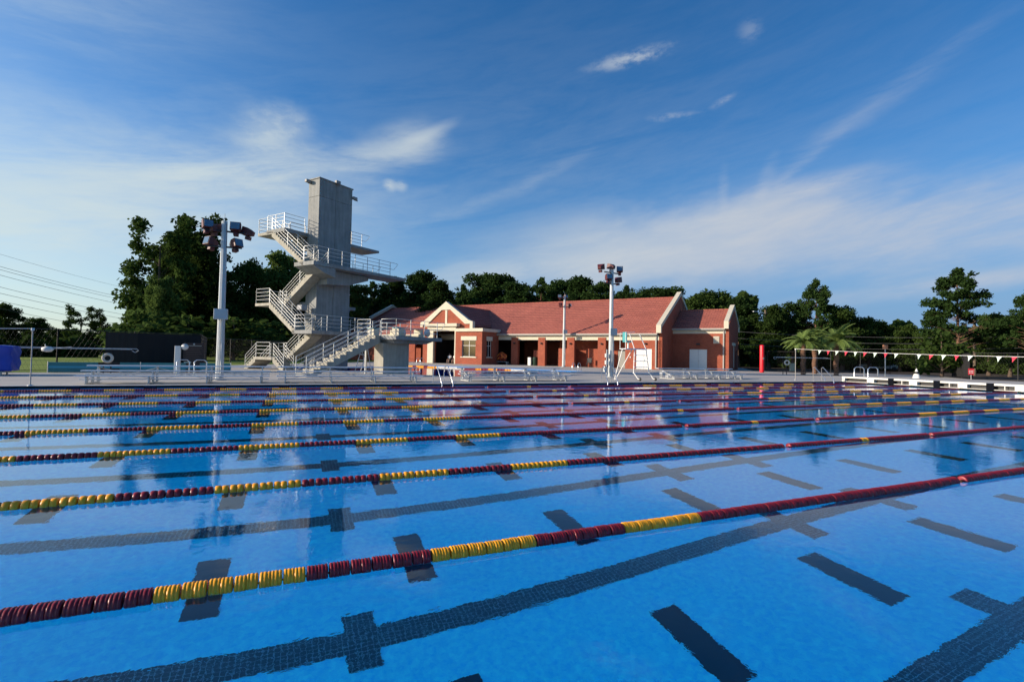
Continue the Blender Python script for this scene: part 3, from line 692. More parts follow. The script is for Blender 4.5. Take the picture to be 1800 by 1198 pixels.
rl = MB(); rail_run(rl, [(7.6-o, -.96, 2.45), (8.86-o, -.96, 2.45), (8.86-o, 3.0, 2.45)], sp=.9 if 0 else 1.3, curl=True); rail_run(rl, [(6.6-o, -.96, 2.45), (5.44-o, -.96, 2.45), (5.44-o, 3.0, 2.45)], curl=True)
rl.build('guard_rail', M_STEEL, stand)
for j, (bxx, lab) in enumerate(((8.2, 'teal springboard nearer to the swimming pool, on the low concrete stand'), (6.0, 'teal springboard on the far side of the low concrete stand'))):
    sb = thing('springboard', lab, 'springboard', tuple(tw(bxx, 0, DECK+2.45)), AROT, 'springboards on the concrete stand')
    MB().add([(-.25,-.4,.50),(.25,-.4,.50),(.25,4.9,.60),(-.25,4.9,.60),(-.25,-.4,.545),(.25,-.4,.545),(.25,4.9,.625),(-.25,4.9,.625)], [(0,3,2,1),(4,5,6,7),(0,1,5,4),(1,2,6,5),(2,3,7,6),(3,0,4,7)]).build('board', M_TEAL, sb)
    MB().bevbox(-.3, .3, -.35, .15, 0, .48, .04).build('rear_mount', M_CREAM, sb)
    MB().bevbox(-.32, .32, 1.5, 2.2, 0, .22, .03).box(-.28, .28, 1.7, 2.0, .22, .5).build('fulcrum_mount', M_CREAM, sb)
    MB().lathe([(.02, -.03), (.26, -.03), (.28, 0), (.26, .03), (.02, .03)], (.40, 2.3, .32), 'x', 20).build('fulcrum_wheel', M_STEEL, sb)
MB().tube([(0, 0, 0), (0, 0, 2.2)], .07, 8).build('post', M_STEEL, stand).location = (6.0-o, -.7, 0)
# ------------------------------------------------------------------ diving well
M_DW = mat('deep_blue_plaster', (.05, .22, .55), .8, noise=.15, nscale=1)
a0, a1, b0, b1 = DW['x0'], DW['x1'], DW['y0'], DW['y1']
bs = MB(); bs.add([(a0,b0,-4.5),(a1,b0,-4.5),(a1,b1,-4.5),(a0,b1,-4.5),(a0,b0,0),(a1,b0,0),(a1,b1,0),(a0,b1,0)], [(0,1,2,3),(0,4,5,1),(1,5,6,2),(2,6,7,3),(3,7,4,0)])
tag(bs.build('diving_well_basin', M_DW, loc=(TW.x, TW.y, DECK), rz=AROT, fixn=False), kind='structure')
M_WATER2 = m_water('diving_well_water', .8, (.02, .5, .9), .25)
tag(MB().box(a0-.04, a1+.04, b0-.04, b1+.04, -4.7, 0).build('diving_well_water', M_WATER2, loc=(TW.x, TW.y, 0), rz=AROT), kind='structure')
# ------------------------------------------------------------------ raised end wall of the pool with its overflow slots
ROPE_Y = [Y1+2.5*k for k in range(-1, 8)]
eb = MB(); TOP = .43; z0s, z1s = .10, .32; px0, px1 = 25.0, 26.2
eb.box(px0+.5, px1, -.5, 23.1, -.3, TOP); 
eb.box(px0, px0+.5, -.5, 23.1, z1s, TOP); eb.box(px0, px0+.5, -.5, 23.1, -.6, z0s)
for y in ROPE_Y: eb.box(px0, px0+.49, y-.22, y+.22, z0s, z1s)
eb.box(px0, px0+.5, 22.9, 23.1, z0s, z1s)
M_END = mat('cream_end_wall', (.64, .61, .53), .7, noise=.1, nscale=1.5)
ew_ = tag(eb.build('pool_end_wall', M_END), kind='structure')
tg = MB()
for a, b in zip(ROPE_Y, ROPE_Y[1:]):
    c = (a+b)/2; tg.box(px0-.012, px0-.004, c-.17, c+.17, -.6, TOP+.002).box(px0-.012, px0+.14, c-.17, c+.17, TOP+.002, TOP+.01)
tg.build('lane_target', mat('matt_black_tile', (.006, .007, .010), .95, spec=.03), ew_)
dk = MB(); dk.box(px0+.30, px0+.48, -.4, 22.9, z0s+.001, z1s-.001); dk.box(px0+.01, px0+.30, -.4, 22.9, z0s+.001, z0s+.004); dk.build('slot_shade', M_BLACK, ew_)  # black sheets at back and floor paint shade into the sunlit slots
tg = MB()
for a, b in zip(ROPE_Y, ROPE_Y[1:]):
    c = (a+b)/2; tg.box(px0+.05, px0+.07, c-.62, c-.58, z0s, z1s); 
tg.build('slot_divider', M_END, ew_)
# coping strip round the swimming pool
cp_ = MB()
cp_.box(-25.35, 25.0, 22.95, 23.3, DECK-.1, DECK+.012).box(-25.35, -25.0, -.4, 22.95, DECK-.1, DECK+.012).box(-25.0, 24.9, -.37, -.02, DECK-.1, DECK+.012)
tag(cp_.build('pool_coping', M_COPING), kind='structure')
# ------------------------------------------------------------------ floodlight poles
M_POLE = mat('pale_painted_steel', (.44, .47, .47), .45, noise=.08, nscale=3)
M_MARO = mat('maroon_housing', (.10, .018, .018), .5, noise=.15)
M_LENS = mat('floodlight_lens', (.10, .16, .22), .12, spec=.7)
def floodlight(parent, loc, yaw, tilt=-.25):
    mb = MB(); w, h = .22, .19
    mb.add([(-w,0,-h),(w,0,-h),(w,0,h),(-w,0,h),(-w*.95,.25,-h*.95),(w*.95,.25,-h*.95),(w*.95,.25,h*.95),(-w*.95,.25,h*.95),(-w*.5,.5,-h*.55),(w*.5,.5,-h*.55),(w*.5,.5,h*.4),(-w*.5,.5,h*.4)],
           [(0,1,5,4),(1,2,6,5),(2,3,7,6),(3,0,4,7),(4,5,9,8),(5,6,10,9),(6,7,11,10),(7,4,8,11),(8,9,10,11),(0,3,2,1)])
    mb.box(-.1, .1, .2, .42, -.36, -.2)
    f = mb.build('floodlight', M_MARO, parent); f.location = loc
    f.rotation_mode = 'XYZ'; f.rotation_euler = (tilt, 0, yaw)
    MB().bevbox(-w*.88, w*.88, -.02, -.002, -h*.86, h*.86, .006).build('lens', M_LENS, f)
def light_pole(label, x, y, H, zb, heads, arms, r0=.17, r1=.12, extras=True):
    t = thing('floodlight_pole', label, 'light pole', (x, y, DECK), 0, 'floodlight poles round the pools')
    MB().tube([(0, 0, 0), (0, 0, H)], r0, 8, rr=[r0, r1], sm=False).tube([(0, 0, H), (0, 0, H+.35)], .012, 5).lathe([(r0*1.7, 0), (r0*1.7, .04), (r0*1.2, .05)], (0, 0, 0), 'z', 8).build('pole', M_POLE, t)
    MB().bevbox(-.28, .28, -.34, -.14, zb-.22, zb+.26, .02).build('junction_box', M_POLE, t)
    MB().tube([(.06, -.2, zb-.22), (.07, -.25, 1.6), (.07, -.24, .2)], .025, 6).tube([(-.06, -.2, zb-.22), (-.03, -.23, 1.9), (-.05, -.23, .9)], .018, 6).build('conduit', M_STEEL, t)
    for (za, wd, ang) in arms:
        MB().tube([(-wd*math.cos(ang), -wd*math.sin(ang), za), (wd*math.cos(ang), wd*math.sin(ang), za)], .045, 6).build('crossarm', M_BLACK, t)
    for (hx, hy, hz, yaw) in heads: floodlight(t, (hx, hy, hz), yaw)
    light_pole.last = t
    return t
light_pole('tall floodlight pole between the dark trees and the diving tower', -13.2, 26.6, 7.35, 3.0,
           [(-.62, -.15, 7.15, .45), (.45, -.2, 7.15, -.1), (-.30, .3, 7.05, 2.6), (.75, .3, 7.05, -1.9), (-.72, .1, 6.42, -.9), (.62, -.1, 6.4, .75)],
           [(6.88, .8, .1), (6.15, .75, -.1)])
light_pole('tall floodlight pole beside the lifeguard chair, in front of the bath house', 10.13, 29.4, 7.45, 3.1,
           [(-.72, .2, 7.65, 2.2), (-.05, .3, 7.75, 3.4), (.72, .1, 7.62, -.6), (-.35, -.25, 6.95, -.1), (.75, .2, 6.85, 2.1)],
           [(7.25, .75, .2), (6.5, .7, .1)])
p_ = light_pole.last; q_ = MB().bevbox(-.62, -.38, -.2, .0, .35, .75, .03).bevbox(-.5, -.3, -.18, .02, .85, 1.15, .03).bevbox(-.48, -.28, -.15, .05, 1.35, 1.62, .03).box(-.4, -.34, -.1, -.04, .1, 1.9); q_.build('loudspeaker_cluster', M_STEEL, p_)
light_pole('thin far floodlight pole standing in front of the brick arcade', 20.45, 54.5, 8.75, 4.3,
           [(-.7, .0, 8.7, -.5), (.35, .1, 8.75, .4), (-.6, -.1, 7.7, 2.4), (.9, 0, 7.7, .8)], [(8.4, .8, .1), (7.4, .8, .1)], .2, .13)
# ------------------------------------------------------------------ bleachers
def bleacher(label, x, y, L, rz=0):
    t = thing('bleacher', label, 'bleacher', (x, y, DECK), rz, 'aluminium bleachers on the far deck')
    rows = [(0, .34), (.62, .52), (1.24, .70)]
    for i, (yy, zz_) in enumerate(rows):
        MB().bevbox(0, L, yy, yy+.25, zz_-.045, zz_, .008).build('seat_plank', M_ALU, t)
        if i: MB().bevbox(.05, L-.05, yy-.34, yy-.06, zz_-.36, zz_-.32, .008).build('foot_plank', M_ALU, t)
    n = 4
    for i in range(n):
        xx = .35+(L-.7)*i/(n-1); f = MB()
        f.box(xx-.02, xx+.02, -.02, 1.5, .01, .05)
        for (yy, zz_) in rows:
            f.box(xx-.02, xx+.02, yy+.02, yy+.06, .05, zz_-.046).box(xx-.02, xx+.02, yy+.19, yy+.23, .05, zz_-.046)
            f.box(xx-.02, xx+.02, yy-.02, yy+.27, zz_-.075, zz_-.047)
        f.tube([(xx, 0, .06), (xx, 1.46, .62)], .016, 5)
        f.build('leg_frame', M_STEEL, t)
        if i < n-1:
            xb = .35+(L-.7)*(i+1)/(n-1)
            MB().tube([(xx, 1.46, .08), (xb, 1.46, .6)], .012, 5).tube([(xx, 1.46, .6), (xb, 1.46, .08)], .012, 5).build('cross_brace', M_STEEL, t)
    return t
bleacher('leftmost low bleacher in front of the life ring stand', -17.6, 23.75, 6.6)
bleacher('low bleacher in front of the foot of the diving tower stairs', -10.7, 23.8, 6.4).location.x = -10.75
bleacher('low bleacher in front of the square springboard support', -9.0+.25+3.9, 24.0, 0.01) if 0 else None
bleacher('low bleacher between the concrete stair and the pool handrail', -8.9+4.5, 23.7, 0.01) if 0 else None
bleacher('third low bleacher, in front of the diving well and its lane rope', -2.1, 24.4, 6.4, .04)
bleacher('rightmost low bleacher, in front of the double door of the right wing', 12.6, 26.2, 6.6, -.03)
# ------------------------------------------------------------------ pool handrails and ladders
M_CHROME = mat('polished_steel', (.72, .72, .70), .18, metal=.9)
def hand_rail(label, x, y, kind, rz=0):
    t = thing('pool_handrail', label, 'handrail', (x, y, DECK), rz, 'steel handrails at the pool edges')
    for xx in (-.28, .28):
        if kind == 'grab':   # rises on the deck, slopes down into the water
            pts = [(xx, .75, 0), (xx, .75, .5), (xx, .62, .78), (xx, .45, .86), (xx, .28, .78), (xx, -.22, .12), (xx, -.3, 0), (xx, -.3, -.9)]
        elif kind == 'stair':
            pts = [(xx, 1.3, 0), (xx, 1.3, .88), (xx, 1.1, .95), (xx, .2, .45), (xx, -.3, .2), (xx, -.3, -.6)]
        elif kind == 'hoop':
            pts = [(xx-.2, .0, 0), (xx-.2, .0, .72), (xx-.12, .0, .82), (xx+.12, .0, .82), (xx+.2, .0, .72), (xx+.2, .0, 0)]
        else:
            pts = [(xx, .6, 0), (xx, .6, .55), (xx, .5, .72), (xx, .3, .76), (xx, .1, .7), (xx, -.25, .1), (xx, -.25, -.7)]
        MB().tube(pts, .022, 8).build('rail', M_CHROME, t)
    if kind in ('grab',):
        for z in (-.25, -.55): MB().bevbox(-.28, .28, -.36, -.24, z-.02, z+.02, .008).build('step', M_CHROME, t)
    return t
hand_rail('pair of steel grab rails on the far pool edge below the bath house entrance', -3.55, 22.9, 'grab', .15)
hand_rail('pair of steel grab rails at the far pool edge, left of the lifeguard chair', 5.7, 22.9, 'grab', -.25)
hand_rail('sloping steel stair rails at the far right corner of the pool', 23.6, 23.2, 'stair', -.5)
hr = hand_rail('pair of squared steel hoops standing on the end wall, right of the stair rails', 26.0, 22.1, 'hoop', -.6); hr.scale = (1.5, 1.2, 1.25)
hand_rail('small steel ladder rails of the diving well in front of the entrance', tw(-6.5, 19.2).x, tw(-6.5, 19.2).y, 'ladder', AROT+math.pi).scale = (1, 1, 1.1)
hand_rail('small steel ladder rails of the diving well in front of the arcade', tw(12.3, 19.3).x, tw(12.3, 19.3).y, 'ladder', AROT+math.pi)
hand_rail('curved steel ladder rails behind the left floodlight pole', -15.0, 31.0, 'hoop', 0).scale = (1.4, 1, 1)
# ------------------------------------------------------------------ lifeguard chair
lc = thing('lifeguard_chair', 'tall white wheeled lifeguard chair with a teal seat on the far deck', 'lifeguard chair', (9.35, 25.2, DECK), -.05)
for s in (-1, 1):
    MB().tube([(.55+s*.55-.35, -.55, .10), (.55+s*.55-.42, -.45, .12), (.55+s*.55-.55, -.2, .5), (.12+s*.42, .1, 1.9), (-.22+s*.36, .25, 2.86)], .03, 8).build('front_leg', M_WHITE, lc)
    MB().tube([(-1.15+s*.2, .9+s*.25, 0), (-.55+s*.35, .5, 1.9)], .03, 8).build('rear_leg', M_WHITE, lc)
    w_ = MB().lathe([(.03, -.03), (.10, -.03), (.10, .03), (.03, .03)], (.55+s*.55-.35, -.58, .10), 'x', 14).build('wheel', M_BLACK, lc)
for i in range(5):
    z = .45+.36*i; q = (z-.5)/1.4; cxm = .0+(1-q)*.02
    xl = (-.0-.55)+.0; a = Vector((.55-.55-.55, -.2, .5)).lerp(Vector((.12-.42, .1, 1.9)), q); b = Vector((.55+.55-.55, -.2, .5)).lerp(Vector((.12+.42, .1, 1.9)), q)
    MB().box(a.x, b.x, a.y-.06, a.y+.08, z-.02, z+.02).build('tread', M_ALU, lc)
MB().box(-.95, .55, .05, .75, 1.88, 1.94).build('platform', M_ALU, lc)
MB().bevbox(-.75, -.3, .3, .75, 2.32, 2.42, .03).bevbox(-.78, -.70, .3, .75, 2.4, 2.95, .03).build('seat', M_TEAL, lc)
MB().tube([(-.5, .5, 1.9), (-.5, .5, 2.35)], .05, 8).build('seat_post', M_WHITE, lc)
MB().tube([(-.95, .1, 1.9), (-.95, .1, 2.9), (-.3, .1, 2.95)], .018, 6).tube([(-.95, .7, 1.9), (-.95, .7, 2.9), (-.2, .7, 2.95)], .018, 6).build('arm_rail', M_WHITE, lc)
# ------------------------------------------------------------------ red pillar, rescue stands, clock, sign, covered box, teal barrier
rp = thing('padded_post', 'tall bright red round post with a grey patch, beyond the right bleacher', 'post', (36.3, 39.2, DECK))
MB().lathe([(.22, 0), (.23, .1), (.23, 2.85), (.2, 2.95), (0, 2.97)], n=20).build('post', mat('bright_red_vinyl', (.72, .012, .022), .4, noise=.1), rp)
MB().box(-.12, .08, -.25, -.22, 1.4, 1.62).build('patch', mat('grey_patch', (.3, .28, .27), .6), rp)
def ring_stand(label, x, y, rz, hook_dir, box=False, zr=.92):
    t = thing('rescue_stand', label, 'rescue stand', (x, y, DECK), rz, 'rescue stands with life rings')
    for xx in (-.32, .0): MB().box(xx-.025, xx+.025, -.025, .025, 0, zr+.2).build('leg', M_BLACK, t)
    if box: MB().bevbox(.3, .8, -.1, .12, .35, 1.1, .02).build('equipment_box', mat('grey_green_box', (.22, .24, .18), .6), t)
    MB().tube([(hook_dir*-.9, .02, zr+.38), (hook_dir*4.0, .02, zr+.36)], .014, 6).tube([(hook_dir*-.9, .02, zr+.31), (hook_dir*-1.05, .02, zr+.22), (hook_dir*-1.2, .02, zr+.33), (hook_dir*-1.1, .02, zr+.42), (hook_dir*-.9, .02, zr+.42), (hook_dir*3.8, .02, zr+.42)], .014, 6).build('hook_pole', M_ALU, t)
    ring = MB(); n, k = 28, 10; vs = []
    for i in range(n):
        a = 2*math.pi*i/n
        for j in range(k):
            b = 2*math.pi*j/k; q = .20+.07*math.cos(b); vs.append((q*math.cos(a), .065*math.sin(b), q*math.sin(a)))
    ring.add(vs, [(i*k+j, ((i+1) % n)*k+j, ((i+1) % n)*k+(j+1) % k, i*k+(j+1) % k) for i in range(n) for j in range(k)], True)
    lb = ring.build('life_ring', mat('ring_white', (.55, .50, .42), .6, noise=.25) , None)
    lb.location = (x-.12*math.cos(rz), y-.14, DECK+zr-.1); lb.rotation_euler = (0, .0, rz)
    tag(lb, 'white life ring hanging on the left rescue stand before the dark screen' if not box else 'cream life ring hanging on the right rescue stand near the palms', 'life ring', 'life rings on the rescue stands')
    return t
ring_stand('black left rescue stand in front of the dark windscreen, holding long shepherd poles', -19.1, 33.4, 0, -1)
ring_stand('right rescue stand with a grey box, in front of the palm trunks', 33.3, 33.9, -.5, 1, True, 1.25)
ck = thing('pace_clock', 'white post with a small round clock on its arm, left of the dark trees', 'clock', (-16.1, 33.5, DECK))
MB().bevbox(-.14, .14, -.1, .1, 0, 1.55, .02).build('post', M_WHITE, ck)
cf = MB().lathe([(.0, -.03), (.17, -.03), (.18, 0), (.17, .03), (0, .03)], (.34, -.05, 1.5), 'y', 20).build('clock_face', M_STEEL, ck)
MB().lathe([(0, -.036), (.13, -.036), (.13, -.03), (0, -.03)], (.34, -.05, 1.5), 'y', 20).build('dial', M_WHITE, cf)
MB().box(.335, .345, -.095, -.09, 1.5, 1.6).build('hand', M_BLACK, cf)
MB().box(.12, .2, -.04, .04, 1.44, 1.52).build('arm', M_STEEL, ck)
sg = thing('rules_sign', 'dark brown rules board with a pale heading, on the fence beside the clock post', 'sign', (-15.75, 36.2, DECK))
MB().bevbox(-.55, .55, 0, .04, .35, 1.75, .01).build('board', mat('brown_board', (.045, .022, .016), .6), sg)
tx = MB()
for i in range(9): tx.box(-.42+.0, .42-.12*((i*5) % 3)/2, -.006, -.002, 1.42-.11*i, 1.435-.11*i)
tx.build('small_print', mat('sign_print', (.22, .12, .09), .7), sg)
tx = MB(); tx.box(-.4, .4, -.006, -.002, 1.56, 1.60).build('heading', mat('sign_heading', (.4, .36, .3), .7), sg); MB().lathe([(0, 0), (.05, 0), (.0, .004)], (0, -.008, 1.68), 'y', 10).build('emblem', M_WHITE, sg); MB().box(-.5, -.12, -.008, -.002, .4, .6).build('notice', M_CREAM, sg)
for xx in (-.5, .5): MB().box(xx-.03, xx+.03, .042, .08, 0, 1.8).build('post', M_BLACK, sg)
# blue covered equipment
bl = thing('covered_cart', 'equipment cart under a bright blue tarpaulin at the left edge of the deck', 'cart', (-24.5, 31.6, DECK), .12)
bm = bmesh.new(); bmesh.ops.create_grid(bm, x_segments=2, y_segments=2, size=1); bm.free()
def tarp(w, d, h, nx=26, ny=12, nz=12):
    bm = bmesh.new(); bmesh.ops.create_cube(bm, size=1); bmesh.ops.subdivide_edges(bm, edges=list(bm.edges), cuts=14, use_grid_fill=True)
    for v in bm.verts:
        x, y, z = v.co; s = 1+.03*math.sin(9*x+5*y)+.02*math.sin(23*x+11*z)
        v.co = Vector((x*w+.03*math.sin(14*z+9*y), y*d*s+.045*math.sin(17*x+4*z)*(1 if y < 0 else .5), z*h-(.10*(x*x)*2 if z > .49 else 0)+.03*math.sin(12*x)*math.cos(9*y)))
    return bm
mb = MB(); mb.bm(tarp(4.2, 1.3, 1.22), True); o_ = mb.build('tarpaulin', mat('blue_tarpaulin', (.012, .05, .42), .45, noise=.15, nscale=2), bl); o_.location = (0, 0, .80)
MB().box(-1.8, 1.85, -.5, .5, .12, .18).tube([(1.7, -.4, 0), (1.7, -.4, .2)], .04).tube([(-1.7, -.4, 0), (-1.7, -.4, .2)], .04).tube([(1.7, .4, 0), (1.7, .4, .2)], .04).tube([(-1.7, .4, 0), (-1.7, .4, .2)], .04).build('cart_frame', M_STEEL, bl)
# long teal barrier
tb = thing('lane_barrier', 'long low teal barrier with two black panels at the foot of the fence', 'barrier', (-22.0, 34.2, DECK), .055)
x = 0.0; M_TEALB = mat('teal_vinyl', (.035, .21, .23), .5, noise=.12, nscale=2); M_STRIPE = mat('pale_teal_stripe', (.05, .34, .45), .5)
for i, (w_, c) in enumerate(((2.1, 't'), (.95, 'b'), (3.1, 't'), (.7, 'b'), (1.6, 't'))):
    q = MB().bevbox(x, x+w_-.01, -.05, .05, .02, .56, .01).build('panel', M_TEALB if c == 't' else M_BLACK, tb); q['label'] = 'teal panel' if c == 't' else 'black panel'
    x += w_
MB().box(0, x, -.06, -.052, .24, .36).build('stripe', M_STRIPE, tb)
for xx in (0.0, 4.0, x): MB().tube([(xx, -.1, 0), (xx, -.1, .6)], .02, 6).build('post', M_STEEL, tb)
# ------------------------------------------------------------------ backstroke flags
def flag_pole(label, x, y, h):
    t = thing('flag_pole', label, 'flag pole', (x, y, DECK), 0, 'poles of the backstroke flag lines')
    MB().tube([(0, 0, 0), (0, 0, h)], .02, 8).build('pole', M_TRIM, t); MB().lathe([(.05, h-.1), (.05, h)], (0, 0, 0), 'z', 8).build('cap', M_WHITE, t)
    MB().lathe([(.09, 0), (.09, .02), (.04, .05)], (0, 0, 0), 'z', 10).build('base_collar', M_STEEL, t)
M_FR = mat('red_pennant', (.55, .03, .06), .7); M_FW = mat('pale_green_pennant', (.62, .74, .62), .7)
def flag_line(label, x, ya, yb, za, zb, sag, y_first, step, skip=()):
    t = thing('flag_line', label, 'pennant line', (x, ya, 0)); P = lambda s: Vector((0, (yb-ya)*s, za+(zb-za)*s-sag*4*s*(1-s)))
    MB().tube([P(i/30) for i in range(31)], .012, 5).build('line', M_WHITE, t)
    n = int((abs(yb-ya)-y_first)/step)
    for i in range(n):
        if i in skip: continue
        s0 = (y_first+step*i)/abs(yb-ya); s1 = s0+.25/abs(yb-ya); a, b = P(s0), P(s1); k = .30; mb = MB()
        tip = (a+b)/2+Vector((.05*math.sin(i*2.1), .08, -.30)); mid1 = a.lerp(tip, .5)+Vector((.05, 0, 0)); mid2 = b.lerp(tip, .5)+Vector((.05, 0.04, 0)); th = Vector((.004, 0, 0))
        mb.add([a, b, mid2, tip, mid1, a+th, b+th, mid2+th, tip+th, mid1+th], [(0,1,2,4), (4,2,3), (5,9,7,6), (9,8,7), (0,5,6,1), (1,6,7,2), (2,7,8,3), (3,8,9,4), (4,9,5,0)])
        q = mb.build('pennant', M_FW if i % 2 == 0 else M_FR, t); q['label'] = 'pale green pennant' if i % 2 == 0 else 'red pennant'
flag_pole('thin flag pole on the far deck at the right, beside the life ring', 23.1, 25.2, 2.25)
flag_pole('dark flag pole at the left end of the far deck, in front of the grass', -18.6, 23.1, 2.05)
flag_line('line of red and pale green pennants hung over the right end of the pool', 23.1, 25.2, -1.0, 2.30, 2.05, .30, 1.7, .60, skip=(9, 15))
flag_line('pennant line leaving the picture at the left from the dark flag pole', -18.6, 23.1, -1.0, 2.10, 2.1, .25, 3.2, .78)
flag_pole('flag pole on the near deck at the right, out past the raised end wall', 23.1, -1.0, 2.0)
flag_pole('flag pole on the near deck at the left', -18.35, -1.0, 2.05)
# ------------------------------------------------------------------ floating line and small things round the diving well
dl = thing('lane_rope', 'short thick float line of the diving well with yellow and maroon lengths, and white ones for glare', 'lane rope', tuple(tw(0, 16.0, .03)), AROT)
xx = -6.5; i = 0
for w_, c in ((1.6, 'y'), (.5, 'm'), (1.0, 'y'), (.5, 'm'), (1.2, 'y'), (2.6, 'w'), (.9, 'w'), (1.3, 'm'), (.7, 'y'), (.8, 'm'), (1.0, 'y'), (.8, 'm'), (.7, 'y'), (2.0, 'w'), (2.8, 'w')):  # the white lengths stand in for glare along the line
    mb = MB(); n = int(w_/.14)
    for q in range(n): mb.lathe([(.05, -.065), (.10, -.05), (.10, .05), (.05, .065)], (xx+w_*(q+.5)/n, 0, 0), 'x', 8)
    r_o = mb.build('float_run', {'y': M_YELLOW, 'm': M_MAROON, 'w': M_WHITE}[c], dl, fixn=False); r_o['label'] = {'y': 'yellow floats', 'm': 'maroon floats', 'w': 'white floats standing for glare'}[c]; xx += w_
lc2 = thing('pool_ladder_chair', 'low white step ladder standing behind the springboard stair', 'step ladder', tuple(tw(2.2, 2.4, DECK)), AROT)
for s in (-.3, .3): MB().tube([(s, -.3, 0), (s, .3, 1.7)], .025, 6).build('leg', M_WHITE, lc2); MB().tube([(s, .7, 0), (s, .3, 1.7)], .025, 6).build('leg', M_WHITE, lc2)
for z in (.4, .8, 1.2): MB().box(-.3, .3, -.3+z*.35-.08, -.3+z*.35+.1, z-.02, z+.02).build('tread', M_WHITE, lc2)
lc2.name = 'step_ladder'
# porch things
def hs_pt(x, y): c, s = math.cos(AROT), math.sin(AROT); return (BA.x+x*c-y*s, BA.y+x*s+y*c, DECK)
cb_ = thing('padded_bundle', 'orange and red wrapped bundle on a low metal bench under the arcade', 'bundle', hs_pt(-21.3, -.1), AROT)
bm = bmesh.new(); bmesh.ops.create_icosphere(bm, subdivisions=4, radius=1)
for v in bm.verts:
    p = v.co; d = 1+.12*math.sin(5*p.x+3*p.z)+.07*math.sin(11*p.y+7*p.x); v.co = Vector((p.x*.78*d, p.y*.42*d, p.z*.62*d+1.05))
def fl_b(nt, b, tc):
    N = nt.nodes.new; L = nt.links.new
    n = N('ShaderNodeTexNoise'); n.inputs['Scale'].default_value = 2.2; n.inputs['Distortion'].default_value = 1.2; L(tc.outputs['Object'], n.inputs[0])
    cr = N('ShaderNodeValToRGB'); L(n.outputs[0], cr.inputs[0]); e0, e1 = cr.color_ramp.elements; e0.position = .42; e0.color = (.05, .006, .01, 1); e1.position = .68; e1.color = (.9, .5, .08, 1)
    m_ = cr.color_ramp.elements.new(.55); m_.color = (.7, .09, .01, 1); L(cr.outputs[0], b.inputs['Base Color'])
MB().bm(bm, True).build('wrapped_cloth', mat('orange_red_cloth', rough=.7, build=fl_b), cb_)
MB().box(-.9, .9, -.3, .3, .36, .42).box(-.85, -.8, -.3, .3, 0, .36).box(.8, .85, -.3, .3, 0, .36).build('bench', M_STEEL, cb_)
bn = thing('waste_bin', 'dark green waste bin between the first two brick pillars', 'bin', hs_pt(-16.6, .6), AROT)
MB().lathe([(.26, 0), (.3, .05), (.33, 1.0), (.35, 1.05), (.1, 1.12), (0, 1.12)], n=16).build('bin_body', mat('dark_green_bin', (.01, .035, .02), .5), bn)
wc = thing('water_cooler', 'narrow pale cabinet standing beside the waste bin under the arcade', 'cabinet', hs_pt(-17.35, .5), AROT)
MB().bevbox(-.22, .22, -.2, .2, 0, 1.05, .02).build('cabinet_body', M_WHITE, wc); MB().box(-.18, .18, -.21, -.202, .55, .95).build('door_panel', M_STEEL, wc)
pc = thing('folding_chair', 'dark folding chair against the back wall, right of the thin floodlight pole', 'chair', hs_pt(-8.9, .2), AROT)
MB().bevbox(-.3, .3, -.25, .25, .42, .48, .02).build('seat', M_BLACK, pc); MB().bevbox(-.3, .3, .22, .27, .55, 1.15, .03).build('backrest', M_BLACK, pc)
for s in (-.27, .27): MB().tube([(s, -.25, 0), (s, .25, .9)], .018, 6).build('leg', M_BLACK, pc); MB().tube([(s, .25, 0), (s, -.2, .5)], .018, 6).build('leg', M_BLACK, pc)
